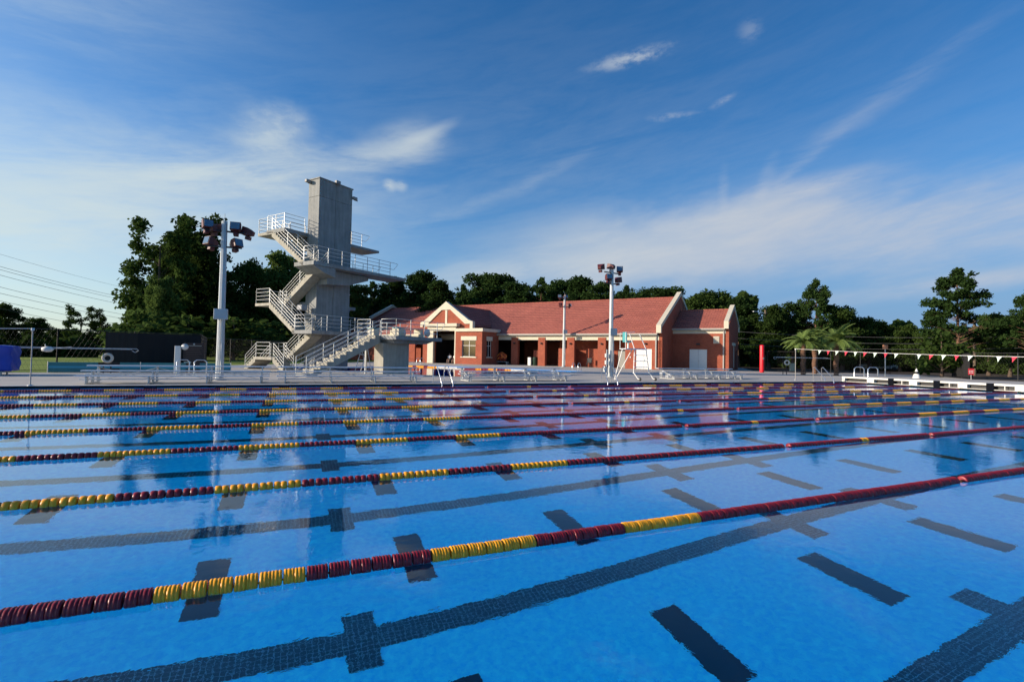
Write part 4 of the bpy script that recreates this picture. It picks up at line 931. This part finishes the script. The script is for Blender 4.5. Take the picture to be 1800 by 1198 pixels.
# ------------------------------------------------------------------ two people sitting just inside the entrance
M_SKIN = mat('skin', (.34, .19, .13), .6); M_SHIRT = mat('white_shirt', (.75, .75, .74), .8); M_SHORT = mat('dark_shorts', (.03, .035, .05), .8); M_HAIR = mat('dark_hair', (.02, .015, .01), .8)
def skinned(name, verts, edges, radii, m, parent, root=0, sub=1):
    me = bpy.data.meshes.new(name); me.from_pydata(verts, edges, []); o = bpy.data.objects.new(name, me); COL.objects.link(o); o.parent = parent
    md = o.modifiers.new('skin', 'SKIN'); s2 = o.modifiers.new('sub', 'SUBSURF'); s2.levels = s2.render_levels = sub; md.use_smooth_shade = True
    for i, r in enumerate(radii):
        sv = me.skin_vertices[0].data[i]; rr_ = r if hasattr(r, '__len__') else (r, r); sv.radius = rr_; sv.use_root = (i == root)
    me.materials.append(m); return o
def seated_person(label, x, y, rz, lean=.0):
    t = thing('person', label, 'person', hs_pt(x, y), AROT+rz, 'people sitting in the entrance')
    V_ = [(0, .05, .50), (0, .02-lean*.3, .78), (0, .03-lean*.6, 1.02), (0, .02-lean*.8, 1.13), (0, -.01-lean, 1.22), (0, -.02-lean, 1.33)]
    Ed = [(0, 1), (1, 2), (2, 3), (3, 4), (4, 5)]; Rd = [(.15, .12), (.14, .11), (.16, .11), (.055, .055), (.08, .09), (.075, .085)]
    for s in (-1, 1):
        b = len(V_); V_ += [(s*.09, .0, .50), (s*.13, -.42, .50), (s*.14, -.46, .08), (s*.14, -.58, .04)]; Ed += [(0, b), (b, b+1), (b+1, b+2), (b+2, b+3)]; Rd += [.09, .062, .042, .035]
        b = len(V_); V_ += [(s*.2, .02-lean*.6, 1.0), (s*.25, -.06, .76), (s*.14, -.30, .62), (s*.11, -.37, .60)]; Ed += [(2, b), (b, b+1), (b+1, b+2), (b+2, b+3)]; Rd += [.055, .042, .032, .025]
        h = b+3
        for k, (dx, ln) in enumerate(((-.03, .06), (-.012, .075), (.008, .08), (.026, .07), (.045, .045))):
            V_.append((s*(.11+dx), -.37-ln, .585)); Ed.append((h, len(V_)-1)); Rd.append(.010)
    skinned('body', V_, Ed, Rd, M_SKIN, t)
    sh = MB().lathe([(.155, .52), (.165, .7), (.18, .9), (.185, 1.0), (.13, 1.07), (.075, 1.11)], (0, .02-lean*.3, 0), 'z', 18)
    for s in (-1, 1): sh.tube([(s*.14, .02-lean*.5, 1.03), (s*.21, 0, .96), (s*.255, -.05, .80)], .075, 10, rr=[.08, .075, .06])
    sh.build('shirt', M_SHIRT, t)
    st = MB()
    for s in (-1, 1): st.tube([(s*.07, .06, .51), (s*.11, -.2, .52), (s*.13, -.36, .51)], .1, 10, rr=[.12, .10, .085])
    st.build('shorts', M_SHORT, t)
    MB().lathe([(.0, 1.44), (.06, 1.43), (.09, 1.38), (.095, 1.32), (.085, 1.27), (.05, 1.25)], (0, .015-lean, 0), 'z', 14).build('hair', M_HAIR, t)
    return t
seated_person('person in a white shirt sitting on the left, just inside the dark entrance', -28.6, -2.2, .1, .05)
seated_person('person in a white shirt sitting on the right, just inside the dark entrance', -27.75, -2.1, -.15, .02)
bc = thing('bench', 'low bench inside the dark entrance under two seated people', 'bench', hs_pt(-28.2, -2.0), AROT)
MB().bevbox(-.9, .9, -.2, .25, .34, .39, .01).build('seat', M_STEEL, bc)
for s in (-.8, .8): MB().box(s-.03, s+.03, -.15, .2, 0, .34).build('leg', M_STEEL, bc)
# ------------------------------------------------------------------ fences
M_SCREEN = mat('black_windscreen', (.010, .010, .011), .9, noise=.2, nscale=1)
M_SCREEN2 = mat('brown_grey_windscreen', (.024, .021, .019), .9, noise=.25, nscale=1.2)
def fence(label, pts, h, screens=(), post_sp=3.0, wires=6):
    t = thing('chain_link_fence', label, 'fence', (pts[0][0], pts[0][1], DECK), 0, 'black fences round the pool deck')
    P0 = Vector((pts[0][0], pts[0][1], 0)); P = [Vector((p[0], p[1], 0))-P0 for p in pts]; dist = 0; mb = MB(); wi = MB()
    for a, b in zip(P, P[1:]):
        L_ = (b-a).length; n = max(1, round(L_/post_sp))
        for i in range(n+1):
            q = a.lerp(b, i/n); MB().tube([q, q+Vector((0, 0, h))], .04, 6).build('post', M_BLACK, t)
        mb.tube([a+Vector((0, 0, h-.03)), b+Vector((0, 0, h-.03))], .022, 5)
        mb.tube([a+Vector((0, 0, .08)), b+Vector((0, 0, .08))], .012, 5)
        m_ = int(L_/.22)
        for i in range(m_):
            for sg_ in (1, -1):
                s0 = i/m_; s1 = s0+sg_*1.1/L_
                if not 0 <= s1 <= 1: continue
                wi.tube([a.lerp(b, s0)+Vector((0, 0, .08)), a.lerp(b, s1)+Vector((0, 0, h-.05))], .0035, 3, cap=False)
    mb.build('rail', M_BLACK, t); wi.build('wire_mesh', M_BLACK, t, fixn=False)
    for (i, s0, s1, m) in screens:
        a, b = P[i], P[i+1]; d = (b-a).normalized(); nrm = Vector((-d.y, d.x, 0)); u, v = a.lerp(b, s0)-nrm*.06, a.lerp(b, s1)-nrm*.06
        nseg = 24; mbb = MB(); vs = []
        for j in range(nseg+1):
            q = u.lerp(v, j/nseg)+nrm*.02*math.sin(j*1.3); vs += [q+Vector((0, 0, .1)), q+Vector((0, 0, h-.08)), q+nrm*.01+Vector((0, 0, .1)), q+nrm*.01+Vector((0, 0, h-.08))]
        f = []
        for j in range(nseg): k = j*4; f += [(k, k+4, k+5, k+1), (k+2, k+3, k+7, k+6)]
        mbb.add(vs, f); mbb.build('windscreen', m, t, fixn=False)
    return t
fence('black chain link fence on the left, hung with a dark windscreen behind the clock post', [(-34, 35.4), (-22.0, 35.2), (-15.6, 37.5), (-17.0, 50), (0, 78)], 2.35,
      [(1, .30, .52, M_SCREEN2), (1, .52, 1.0, M_SCREEN)])
fence('black chain link fence on the right, in front of the palms and the dark wood', [(41, 47), (43.5, 40), (53, 36), (54.5, 31.5), (46.5, 25.4), (46.5, -6)], 2.4, [(3, .35, .95, M_SCREEN)])
# ------------------------------------------------------------------ right background: car, lamp, sign, cone, lines
cr_ = thing('parked_car', 'distant white pickup truck parked under the trees at the right', 'truck', tuple(at_dist(1545, 95, .04)), -.35)
prof = [(-2.5, .35), (-2.5, .95), (-.9, .98), (-.7, 1.02), (-.3, 1.62), (.9, 1.64), (1.4, 1.08), (2.5, .95), (2.6, .4)]
MB().prism(prof, 'y', -.9, .9).build('body', M_WHITE, cr_); MB().prism([(-.55, 1.06), (-.2, 1.52), (.82, 1.54), (1.2, 1.08)], 'y', -.93, .93).build('window', M_GLASS, cr_)
for wx in (-1.6, 1.65):
    for wy in (-.85, .85): MB().lathe([(.15, -.1), (.36, -.1), (.36, .1), (.15, .1)], (wx, wy, .36), 'y', 14).build('wheel', M_BLACK, cr_)
for wy in (-.6, .6): MB().box(2.58, 2.63, wy-.15, wy+.15, .65, .8).build('headlight', M_LENS, cr_)
p = at_dist(1556, 62, .04)
lp = thing('street_lamp', 'thin dark lamp post with a small orange square head above the pickup truck', 'lamp', tuple(p))
MB().tube([(0, 0, 0), (0, 0, 2.7)], .05, 6).build('post', M_STEEL, lp); MB().bevbox(-.2, .2, -.16, .16, 2.7, 3.1, .04).build('lamp_head', mat('orange_lamp_head', (.5, .2, .09), .5), lp)
p = at_dist(1707, 60, .04)
rs = thing('road_sign', 'small red square sign at the fence corner on the right', 'sign', tuple(p), -.6); rs.scale = (.5, .5, .5)
MB().tube([(0, 0.03, 0), (0, 0.03, 1.5)], .04, 6).build('post', M_STEEL, rs); MB().bevbox(-.45, .45, -.02, .02, .9, 2.0, .01).build('panel', mat('red_sign', (.55, .03, .04), .5), rs)
tx = MB()
for i in range(2):
    for j in range(3): tx.box(-.33+.24*j, -.17+.24*j, -.026, -.022, 1.5-.3*i, 1.64-.3*i)
tx.build('lettering', M_WHITE, rs)
p = at_dist(1611, 58, .04); tc_ = thing('traffic_cone', 'small white and black cone on the grass beyond the right deck', 'cone', tuple(p))
MB().lathe([(.03, .9), (.3, .06), (.3, 0), (0, 0)], n=12).build('cone_body', M_WHITE, tc_); MB().lathe([(.14, .62), (.2, .42)], n=12).build('band', M_BLACK, tc_)
def utility_pole(label, px, D, ytop):
    p = at_dist(px, D, .04); H = height_at(px, ytop, p); t = thing('utility_pole', label, 'utility pole', tuple(p))
    MB().tube([(0, 0, 0), (0, 0, H)], .15, 7).build('pole', mat('weathered_wood', (.12, .09, .06), .9), t); MB().box(-1.2, 1.2, -.06, .06, H-.7, H-.55).build('crossarm', M_BLACK, t)
    MB().tube([(0, 0, H-.9), (-1.3, 0, H-.3), (-2.0, 0, H-.35)], .04, 6).bevbox(-2.5, -1.9, -.12, .12, H-.42, H-.28, .03).build('lamp_arm', M_STEEL, t)
utility_pole('bare wooden utility pole in front of the wood, right of the bath house', 1345, 84, 545)
utility_pole('utility pole with a lamp arm, right of the tallest right hand pine', 1713, 80, 558)
def cable(label, name, ends, r, cat='power line', group='overhead power lines'):
    (a, b) = ends; sagv = (a-b).length*.02
    mb = MB(); mb.tube([(a.lerp(b, i/20)-Vector((0, 0, sagv*4*(i/20)*(1-i/20))))-a for i in range(21)], r, 4); o = mb.build(name, mat('cable_grey', (.10, .10, .10), .6) if 'cable_grey' not in bpy.data.materials else bpy.data.materials['cable_grey'], loc=a)
    return tag(o, label, cat, group)
def pix(px, py, D): p = at_dist(px, D); p.z = height_at(px, py, p); return p
ordn = ['topmost', 'second from the top', 'third from the top', 'fourth from the top', 'fifth from the top', 'sixth from the top', 'seventh from the top', 'lowest']
for i, (ya, yb) in enumerate(((416, 500), (442, 514), (449, 517), (460, 524), (485, 538), (500, 542), (516, 551), (532, 560))):
    cable(f'{ordn[i]} thin power line sloping across the sky at the left edge', 'power_line', (pix(-260, ya-48, 70), pix(420, yb+30, 190)), .022 if i != 0 else .014)
for i, (ya, yb) in enumerate(((578, 585), (590, 594), (600, 604))):
    cable(f"{['highest', 'middle', 'lowest'][i]} overhead line in front of the dark wood at the right", 'power_line', (pix(1240, ya, 82), pix(2000, yb, 78)), .018)

tbg = thing('throw_bag', 'small white throw bag hung on the long pole left of the life ring', 'bag', (-21.75, 33.35, DECK+1.12))
MB().lathe([(.0, -.28), (.10, -.24), (.15, -.05), (.13, .14), (.04, .22), (0, .24)], (0, 0, .12), 'x', 12).build('bag_body', M_WHITE, tbg)
MB().tube([(.1, 0, .14), (.5, 0, .20), (.95, .02, .26)], .02, 6).tube([(-.1, 0, .12), (-.12, 0, .38)], .02, 6).build('strap', M_WHITE, tbg)
# ------------------------------------------------------------------ trees
def m_leaf(name, c1, c2, tr=.25):
    m = bpy.data.materials.new(name); m.use_nodes = True; nt = m.node_tree; nt.nodes.clear(); N = nt.nodes.new; L = nt.links.new
    out = N('ShaderNodeOutputMaterial'); tc = N('ShaderNodeTexCoord'); oi = N('ShaderNodeObjectInfo')
    n = N('ShaderNodeTexNoise'); n.inputs['Scale'].default_value = .55; n.inputs['Detail'].default_value = 5; n.inputs['Roughness'].default_value = .7; L(tc.outputs['Object'], n.inputs[0])
    a = N('ShaderNodeMath'); a.operation = 'MULTIPLY_ADD'; L(oi.outputs['Random'], a.inputs[0]); a.inputs[1].default_value = .25; L(n.outputs[0], a.inputs[2])
    mr = N('ShaderNodeMapRange'); L(a.outputs[0], mr.inputs[0]); mr.inputs[1].default_value = .35; mr.inputs[2].default_value = .85
    mx = N('ShaderNodeMix'); mx.data_type = 'RGBA'; L(mr.outputs[0], mx.inputs[0]); mx.inputs[6].default_value = (*c1, 1); mx.inputs[7].default_value = (*c2, 1)
    d = N('ShaderNodeBsdfDiffuse'); t = N('ShaderNodeBsdfTranslucent'); L(mx.outputs[2], d.inputs[0]); L(mx.outputs[2], t.inputs[0])
    ms = N('ShaderNodeMixShader'); ms.inputs[0].default_value = tr; L(d.outputs[0], ms.inputs[1]); L(t.outputs[0], ms.inputs[2]); L(ms.outputs[0], out.inputs[0]); return m
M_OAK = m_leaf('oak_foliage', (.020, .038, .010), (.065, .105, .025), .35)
M_OAKL = m_leaf('sunlit_pale_foliage', (.045, .08, .02), (.13, .19, .05), .4)  # paler green, raised further to imitate sun on the left trees
M_PINE = m_leaf('pine_foliage', (.018, .038, .012), (.050, .090, .024), .35)
M_PALM = m_leaf('palm_frond', (.13, .20, .05), (.27, .36, .11), .45)
M_BARK = mat('bark', (.10, .07, .05), .95, noise=.3, nscale=3, bump=.5, bscale=8)
M_BARKP = mat('pine_bark', (.17, .09, .055), .95, noise=.3, nscale=3, bump=.5, bscale=8)
def leaf_mesh(name, C, Nn, size, mtl, aspect=1.6, up=0.0):
    """C: centres (n,3); one bent quad per leaf spray"""
    n = len(C); t = rng.normal(size=(n, 3)); t[:, 2] *= .6; t /= np.linalg.norm(t, axis=1)[:, None]
    q = rng.normal(size=(n, 3)); q[:, 2] += up; b = np.cross(t, q); b /= np.linalg.norm(b, axis=1)[:, None]
    s = size*rng.uniform(.55, 1.35, n)[:, None]; t *= s*aspect*.5; b *= s*.5
    V_ = np.empty((n, 4, 3)); V_[:, 0] = C-t*.9-b*.4; V_[:, 1] = C-t*.1+b; V_[:, 2] = C+t+b*.1; V_[:, 3] = C+t*.05-b
    me = bpy.data.meshes.new(name); me.vertices.add(4*n); me.vertices.foreach_set('co', V_.ravel()); me.loops.add(4*n); me.loops.foreach_set('vertex_index', np.arange(4*n, dtype=np.int32))
    me.polygons.add(n); me.polygons.foreach_set('loop_start', np.arange(0, 4*n, 4, dtype=np.int32)); me.polygons.foreach_set('loop_total', np.full(n, 4, dtype=np.int32)); me.update(); me.materials.append(mtl)
    return me
def clump_pts(clumps, dens):
    out = []
    for (cx, cy, cz, rx, ry, rz_) in clumps:
        n = int(dens*rx*ry*rz_**.5)+12; d = rng.normal(size=(n, 3)); d /= np.linalg.norm(d, axis=1)[:, None]; r = rng.uniform(0, 1, n)**.45
        p = d*r[:, None]*np.array([rx, ry, rz_])*rng.uniform(.8, 1.2, (n, 1)); out.append(p+np.array([cx, cy, cz]))
    return np.concatenate(out)
def make_tree(kind, seed, H=20.0):
    global rng
    rng = np.random.default_rng(seed); rnd = random.Random(seed); cl = []; tr = MB(); limbs = []
    if kind == 'oak':
        W_ = H*.30
        for i in range(54):
            z = H*(.12+.80*rnd.random()**.8); env = W_*(1.0-max(0, (z/H-.45)/.62)**1.7)**.6 if z/H > .45 else W_*(.72+.28*(z/H)/.45)
            a = rnd.uniform(0, 6.283); r = env*rnd.uniform(.25, 1.0); s = rnd.uniform(.055, .10)*H
            c = (r*math.cos(a), r*math.sin(a), z, s*1.15, s*1.15, s*.8); cl.append(c)
            if i % 3 == 0: limbs.append(c)
        cl.append((0, 0, H*.5, W_*.55, W_*.55, H*.3)); dens = 62; size = .40
    elif kind == 'lobed':       # tall oak with a few separate upright lobes
        W_ = H*.26
        for (lx, ly, lz0, lz1, lr) in ((-.17, 0, .55, .98, .085), (.10, .06, .45, 1.0, .10), (-.03, -.08, .35, .84, .12), (.2, -.05, .3, .72, .10), (-.2, .06, .28, .66, .09)):
            for i in range(11):
                z = H*(lz0+(lz1-lz0)*rnd.random()); k = 1-.55*((z/H-lz0)/(lz1-lz0)); a = rnd.uniform(0, 6.283); r = H*lr*k*rnd.uniform(.2, 1.1); s = rnd.uniform(.04, .07)*H
                c = (H*lx+r*math.cos(a), H*ly+r*math.sin(a), z, s*1.1, s*1.1, s*.85); cl.append(c)
                if i % 4 == 0: limbs.append(c)
        for i in range(22):
            a = rnd.uniform(0, 6.283); r = W_*rnd.uniform(.3, 1); s = rnd.uniform(.06, .1)*H; cl.append((r*math.cos(a), r*math.sin(a), H*rnd.uniform(.08, .45), s, s, s*.9))
        dens = 66; size = .38
    elif kind == 'pine':        # rounded pine of the tree line
        W_ = H*.20
        for i in range(52):
            z = H*(.42+.56*rnd.random()); k = 1-((z/H-.42)/.60)**2; a = rnd.uniform(0, 6.283); r = W_*(.35+.65*k)*rnd.uniform(.2, 1.05); s = rnd.uniform(.045, .075)*H
            c = (r*math.cos(a), r*math.sin(a), z, s*1.25, s*1.25, s*.95); cl.append(c); limbs.append(c) if i % 2 == 0 else None
        for i in range(10):
            a = rnd.uniform(0, 6.283); r = W_*rnd.uniform(.3, 1.1); s = rnd.uniform(.04, .06)*H; cl.append((r*math.cos(a), r*math.sin(a), H*rnd.uniform(.2, .45), s*1.3, s*1.3, s*.7))
        dens = 110; size = .36
    elif kind == 'openpine':    # tall open pine: tiers of separate tufts, the trunk showing
        for i in range(120):
            q = rnd.random(); z = H*(.34+.645*q); W_ = H*(.30*(1-q)**.55+.03)*(1.0 if q > .12 else .8); a = rnd.uniform(0, 6.283); r = W_*rnd.uniform(.45, 1.05) if q < .93 else 0; s = rnd.uniform(.026, .046)*H
            c = (r*math.cos(a), r*math.sin(a), z+rnd.uniform(-.01, .01)*H, s*1.25, s*1.25, s*.95); cl.append(c); limbs.append(c)
            if rnd.random() < .5: cl.append((c[0]*.7+rnd.uniform(-.4, .4), c[1]*.7, z-.1, s, s, s*.7))
        dens = 130; size = .30
    elif kind == 'shrub':
        for i in range(26):
            a = rnd.uniform(0, 6.283); r = H*.42*rnd.uniform(.1, 1); z = H*rnd.uniform(.12, .85)*(1-.3*r/(H*.42)); s = H*rnd.uniform(.10, .17); cl.append((r*math.cos(a), r*math.sin(a), z, s*1.2, s*1.2, s))
        limbs = cl[::4]; dens = 60; size = .26
    r0 = H*(.020 if 'pine' in kind else .026)
    top = H*.94 if kind == 'openpine' else H*.8
    bend = [Vector((math.sin(i*.9+seed)*H*.008, math.cos(i*1.3+seed)*H*.008, top*i/7)) for i in range(8)]; bend[0] = Vector((0, 0, -.2))
    tr.tube(bend, r0, 8, rr=[r0*(1.25 if i == 0 else 1-.85*i/7) for i in range(8)])
    for c in limbs:
        end = Vector(c[:3]); zb = max(H*.12, end.z-math.hypot(c[0], c[1])*(.35 if 'pine' in kind else .8)); k = min(6.99, zb/top*7); a = bend[int(k)].lerp(bend[min(7, int(k)+1)], k-int(k))
        mid = a.lerp(end, .5)+Vector((0, 0, H*.012)); rl_ = r0*.22*max(.3, 1-zb/H); tr.tube([a, mid, end], rl_, 5, rr=[rl_, rl_*.7, rl_*.25])
    me = leaf_mesh(kind+'_crown', clump_pts(cl, dens), None, size, {'oak': M_OAK, 'lobed': M_OAK, 'pine': M_PINE, 'openpine': M_PINE, 'shrub': M_OAKL}[kind])
    return me, tr
PROTO = {}
NM = {'oak': 'broadleaf_tree', 'lobed': 'broadleaf_tree', 'pine': 'pine_tree', 'openpine': 'pine_tree', 'shrub': 'shrub'}
def tree(kind, seed, px, ytop, D, label, group, wide=1.0, leaf=None, rot=None, cat=None):
    key = (kind, seed)
    if key not in PROTO:
        me, tr = make_tree(kind, seed, 4.0 if kind == 'shrub' else 20.0); PROTO[key] = (me, tr.build('trunk', M_BARKP if 'pine' in kind else M_BARK, None, fixn=False).data)
        bpy.data.objects.remove([o for o in bpy.data.objects if o.data == PROTO[key][1]][0])
    me, td = PROTO[key]; p = at_dist(px, D, .02); H = height_at(px, ytop, p); s = H/(4.0 if kind == 'shrub' else 20.0)
    t = thing(NM[kind], label, cat or ('shrub' if kind == 'shrub' else 'tree'), tuple(p), rot if rot is not None else random.uniform(0, 6.28), group); t.scale = (s*wide, s*wide, s)
    a = bpy.data.objects.new('crown', me); COL.objects.link(a); a.parent = t
    if leaf: a.material_slots[0].link = 'OBJECT'; a.material_slots[0].material = leaf
    b = bpy.data.objects.new('trunk', td); COL.objects.link(b); b.parent = t
    return t
G1 = 'dark broadleaf trees left of the diving tower'
TREES = [
 ('lobed', 3, 276, 382, 58, 'tall ragged dark tree whose crown leans left over the blank sky', G1, .85, None, 2.9),
 ('oak', 5, 338, 372, 62, 'tallest dark tree just left of the left floodlight pole', G1, .85, None, .4),
 ('oak', 8, 305, 405, 66, 'dark tree filling the gap between the two tall left trees', G1, .8, None, 1.0),
 ('oak', 5, 290, 430, 62, 'dark tree in the gap below the leaning crown of the ragged tree', G1, .5, None, 1.7),
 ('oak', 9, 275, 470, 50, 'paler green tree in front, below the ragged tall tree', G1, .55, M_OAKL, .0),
 ('oak', 5, 385, 470, 60, 'dark rounded tree directly behind the left floodlight pole', G1, .8, None, 2.0),
 ('oak', 8, 430, 447, 64, 'dark tree between the left floodlight pole and the tower stairs', G1, .75, None, 3.0),
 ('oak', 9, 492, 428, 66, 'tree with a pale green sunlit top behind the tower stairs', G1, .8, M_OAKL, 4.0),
 ('oak', 5, 540, 478, 70, 'dark tree hidden behind the diving tower wall', G1, .9, None, 5.0),
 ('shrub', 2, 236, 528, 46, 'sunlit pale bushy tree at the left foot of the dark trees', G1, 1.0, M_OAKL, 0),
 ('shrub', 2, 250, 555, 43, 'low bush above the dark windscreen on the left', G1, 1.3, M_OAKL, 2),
 ('shrub', 4, 330, 540, 44, 'dark bushy undergrowth behind the clock post', G1, 1.6, M_OAK, 2),
 ('shrub', 4, 410, 545, 46, 'dark undergrowth behind the low tower stairs', G1, 1.8, M_OAK, 1),
 ('shrub', 2, 470, 550, 50, 'dark undergrowth seen under the middle stair landing', G1, 1.8, M_OAK, 3),
 ('oak', 8, 12, 530, 120, 'leftmost far tree beyond the grass', 'far trees beyond the grass', 1.1, None, 0),
 ('oak', 5, -45, 520, 115, 'far tree cut by the left edge of the picture', 'far trees beyond the grass', 1.1, None, 1),
 ('oak', 9, 63, 552, 125, 'far small tree, second from the left beyond the grass', 'far trees beyond the grass', 1.0, None, 1),
 ('lobed', 3, 140, 536, 105, 'far pointed tree with two peaks beyond the grass', 'far trees beyond the grass', 1.0, None, 0.2),
 ('lobed', 6, 176, 545, 108, 'far pointed tree right of the two peaked one', 'far trees beyond the grass', .9, None, 1.2),
 ('oak', 8, 98, 575, 130, 'low far tree between the two taller far groups', 'far trees beyond the grass', 1.2, None, 2),
 ('oak', 5, 212, 574, 120, 'low far tree touching the left side of the tall dark trees', 'far trees beyond the grass', 1.2, None, 3),
]
PX = [(622, 508), (652, 498), (690, 494), (735, 487), (772, 502), (812, 503), (842, 487), (878, 491), (908, 503), (950, 491), (985, 497), (1018, 495), (1052, 503), (1100, 505), (1135, 511), (1172, 513)]
PL = ['beside the diving tower wall', 'above the left end of the red roof', 'above the springboard stand', 'left of the entrance gable', 'above the peak of the entrance gable', 'right of the entrance gable peak',
      'in the highest clump right of the entrance', 'second in the clump right of the entrance', 'over the first arcade pillar', 'left of the thin floodlight pole', 'directly behind the thin floodlight pole', 'right of the thin floodlight pole',
      'left of the tall right floodlight pole', 'right of the tall right floodlight pole', 'low over the roof ridge, third from the right gable', 'low over the roof ridge next to the right gable']
for i, ((x, y), l) in enumerate(zip(PX, PL)):
    kk, sd = ('openpine', 21+(i % 2)) if i % 4 == 1 else ('pine', 11+(i % 4))
    TREES.append((kk, sd, x, y-3, 88+7*((i*3) % 4), f'dark pine behind the bath house, {l}', 'pines behind the bath house', .8 if i % 4 == 1 else 1.25, None, i*1.1))
TREES += [
 ('oak', 8, 1240, 505, 92, 'big rounded dark tree rising over the roof of the right wing', 'dark trees right of the bath house', 1.05, None, 1),
 ('oak', 5, 1205, 520, 96, 'dark tree peeping out between the two gables', 'dark trees right of the bath house', .9, None, 2),
 ('pine', 12, 1298, 524, 86, 'dark pine just right of the right wing gable', 'dark trees right of the bath house', 1.3, None, 2),
 ('oak', 9, 1352, 526, 84, 'dark green tree above the red round post', 'dark trees right of the bath house', .9, None, 4),
 ('pine', 13, 1393, 534, 88, 'dark pine left of the tall round topped pine', 'dark trees right of the bath house', 1.3, None, 1),
 ('openpine', 21, 1434, 494, 86, 'tall pine with a rounded top above the palms', 'dark trees right of the bath house', .8, None, .5),
 ('oak', 5, 1480, 532, 88, 'dark spreading tree right of the tall round topped pine', 'dark trees right of the bath house', 1.1, None, 3),
 ('oak', 8, 1528, 552, 92, 'dark sloping tree above the pickup truck', 'dark trees right of the bath house', 1.1, None, 4),
 ('oak', 9, 1582, 562, 92, 'lower dark tree right of the pickup truck', 'dark trees right of the bath house', 1.1, None, 5),
 ('oak', 5, 1622, 574, 90, 'lowest dark tree in the dip of the tree line', 'dark trees right of the bath house', 1.1, None, 0),
 ('openpine', 22, 1684, 472, 72, 'tallest open pine with a bare trunk at the right', 'dark trees right of the bath house', 1.0, None, 1.5),
 ('shrub', 2, 1655, 566, 66, 'bushy dark tree at the left foot of the tallest pine', 'dark trees right of the bath house', 1.0, M_OAK, 1.5),
 ('oak', 8, 1738, 546, 84, 'dark tree right of the tallest open pine', 'dark trees right of the bath house', 1.0, None, 2.2),
 ('oak', 9, 1775, 542, 80, 'dark tree near the right edge of the picture', 'dark trees right of the bath house', .9, None, 1.2),
 ('openpine', 21, 1812, 508, 70, 'open pine cut by the right edge of the picture', 'dark trees right of the bath house', .8, None, 2.2),
 ('oak', 5, 1860, 545, 80, 'dark tree just beyond the right edge of the picture', 'dark trees right of the bath house', 1.1, None, .2),
]
for t in TREES: tree(t[0], t[1], t[2], t[3], t[4]*(1.6 if t[6] == G1 else 1), t[5], t[6], t[7], t[8], t[9])
# distant wood: one mass of foliage that closes the view under the crowns
def wood_band(name, pts, D, hfun, dens, mtl, size=.55, depth=10):
    C_ = []
    for px in np.arange(pts[0], pts[1], 1.0):
        n = int(dens*(D/100))
        for _ in range(n):
            p = at_dist(px+rng.uniform(-.5, .5), D+rng.uniform(0, depth)); H = height_at(px, hfun(px)+6*math.sin(px*.09)+4*math.sin(px*.23), p)
            C_.append((p.x, p.y, H*rng.uniform(0, 1)**.8))
    me = leaf_mesh(name, np.array(C_), None, size, mtl); o = bpy.data.objects.new(name, me); COL.objects.link(o); o['kind'] = 'stuff'; return o
rng = np.random.default_rng(77)
wood_band('distant_woods', (-120, 235), 150, lambda x: 588, 30, M_OAK, 1.0, 20)
wood_band('undergrowth', (560, 1330), 112, lambda x: 522, 50, M_OAK, .9, 14)
wood_band('undergrowth', (1280, 1950), 96, lambda x: 572 if x < 1600 else 582, 46, M_OAK, .8, 12)
wood_band('undergrowth', (225, 620), 108, lambda x: 520 if x < 540 else 545, 40, M_OAK, .7, 10)
wood_band('hedge', (-60, 170), 84, lambda x: 600, 34, M_OAK, .5, 3)
# mulch and dry ground under the right hand trees
q = [at_dist(1290, 57), at_dist(1450, 54), at_dist(1620, 52), at_dist(1800, 46), at_dist(2000, 40), at_dist(2000, 120), at_dist(1290, 120)]
mu = MB(); mu.add([(p.x, p.y, DECK-.02) for p in q], [tuple(range(len(q)))])
tag(mu.build('pine_straw', mat('pine_straw', (.055, .032, .016), .95, noise=.5, nscale=.6)), kind='structure')
# ------------------------------------------------------------------ palms
def palm(label, px, D, yc, spread, seed, trunk_r=.22):
    p = at_dist(px, D, .04); H = height_at(px, yc, p); t = thing('palm_tree', label, 'palm tree', tuple(p), 0, 'feathery palms by the right fence'); rnd = random.Random(seed)
    tr = MB(); n = 16
    for i in range(n):
        z0, z1 = H*i/n, H*(i+1)/n; tr.lathe([(trunk_r*1.15, z0), (trunk_r*.9, z0+(z1-z0)*.9)], (.05*math.sin(i), 0, 0), 'z', 8)
    tr.build('trunk', M_BARKP, t)
    mb = MB()
    for f in range(42):
        a = rnd.uniform(0, 6.283); el = rnd.uniform(.15, 1.35); L_ = spread*rnd.uniform(.8, 1.1); pts = []
        d = Vector((math.cos(a)*math.cos(el), math.sin(a)*math.cos(el), math.sin(el))); pos = Vector((0, 0, H))
        for s in range(9):
            pts.append(pos.copy()); pos += d*(L_/8); d.z -= .21; d.normalize()
        mb.tube(pts, .02, 4, rr=[.035-.003*i for i in range(9)])
        for i in range(1, 9):
            for k in range(11):
                b0 = pts[i-1].lerp(pts[i], k/11); tg_ = (pts[i]-pts[i-1]).normalized(); side = tg_.cross(Vector((0, 0, 1)))
                if side.length < .05: side = Vector((1, 0, 0))
                side.normalize(); ll = spread*.24*math.sin(math.pi*min(1, (i+.6)/9.3))+.1
                for sg_ in (-1, 1):
                    e_ = b0+side*sg_*ll*.75+tg_*ll*.55+Vector((0, 0, -.30*ll+.15*ll*rnd.random())); w_ = tg_*.020
                    mb.add([b0-w_, b0+w_, e_], [(0, 1, 2)])
    mb.build('crown', M_PALM, t, fixn=False)
palm('leftmost palm with a bright arching crown beside the thin flag pole', 1412, 56, 604, 2.0, 1)
palm('middle palm, half hidden behind the leftmost one', 1432, 62, 602, 2.0, 5)
palm('rightmost palm with a wide crown, left of the pool stair rails', 1470, 58, 602, 2.3, 9)
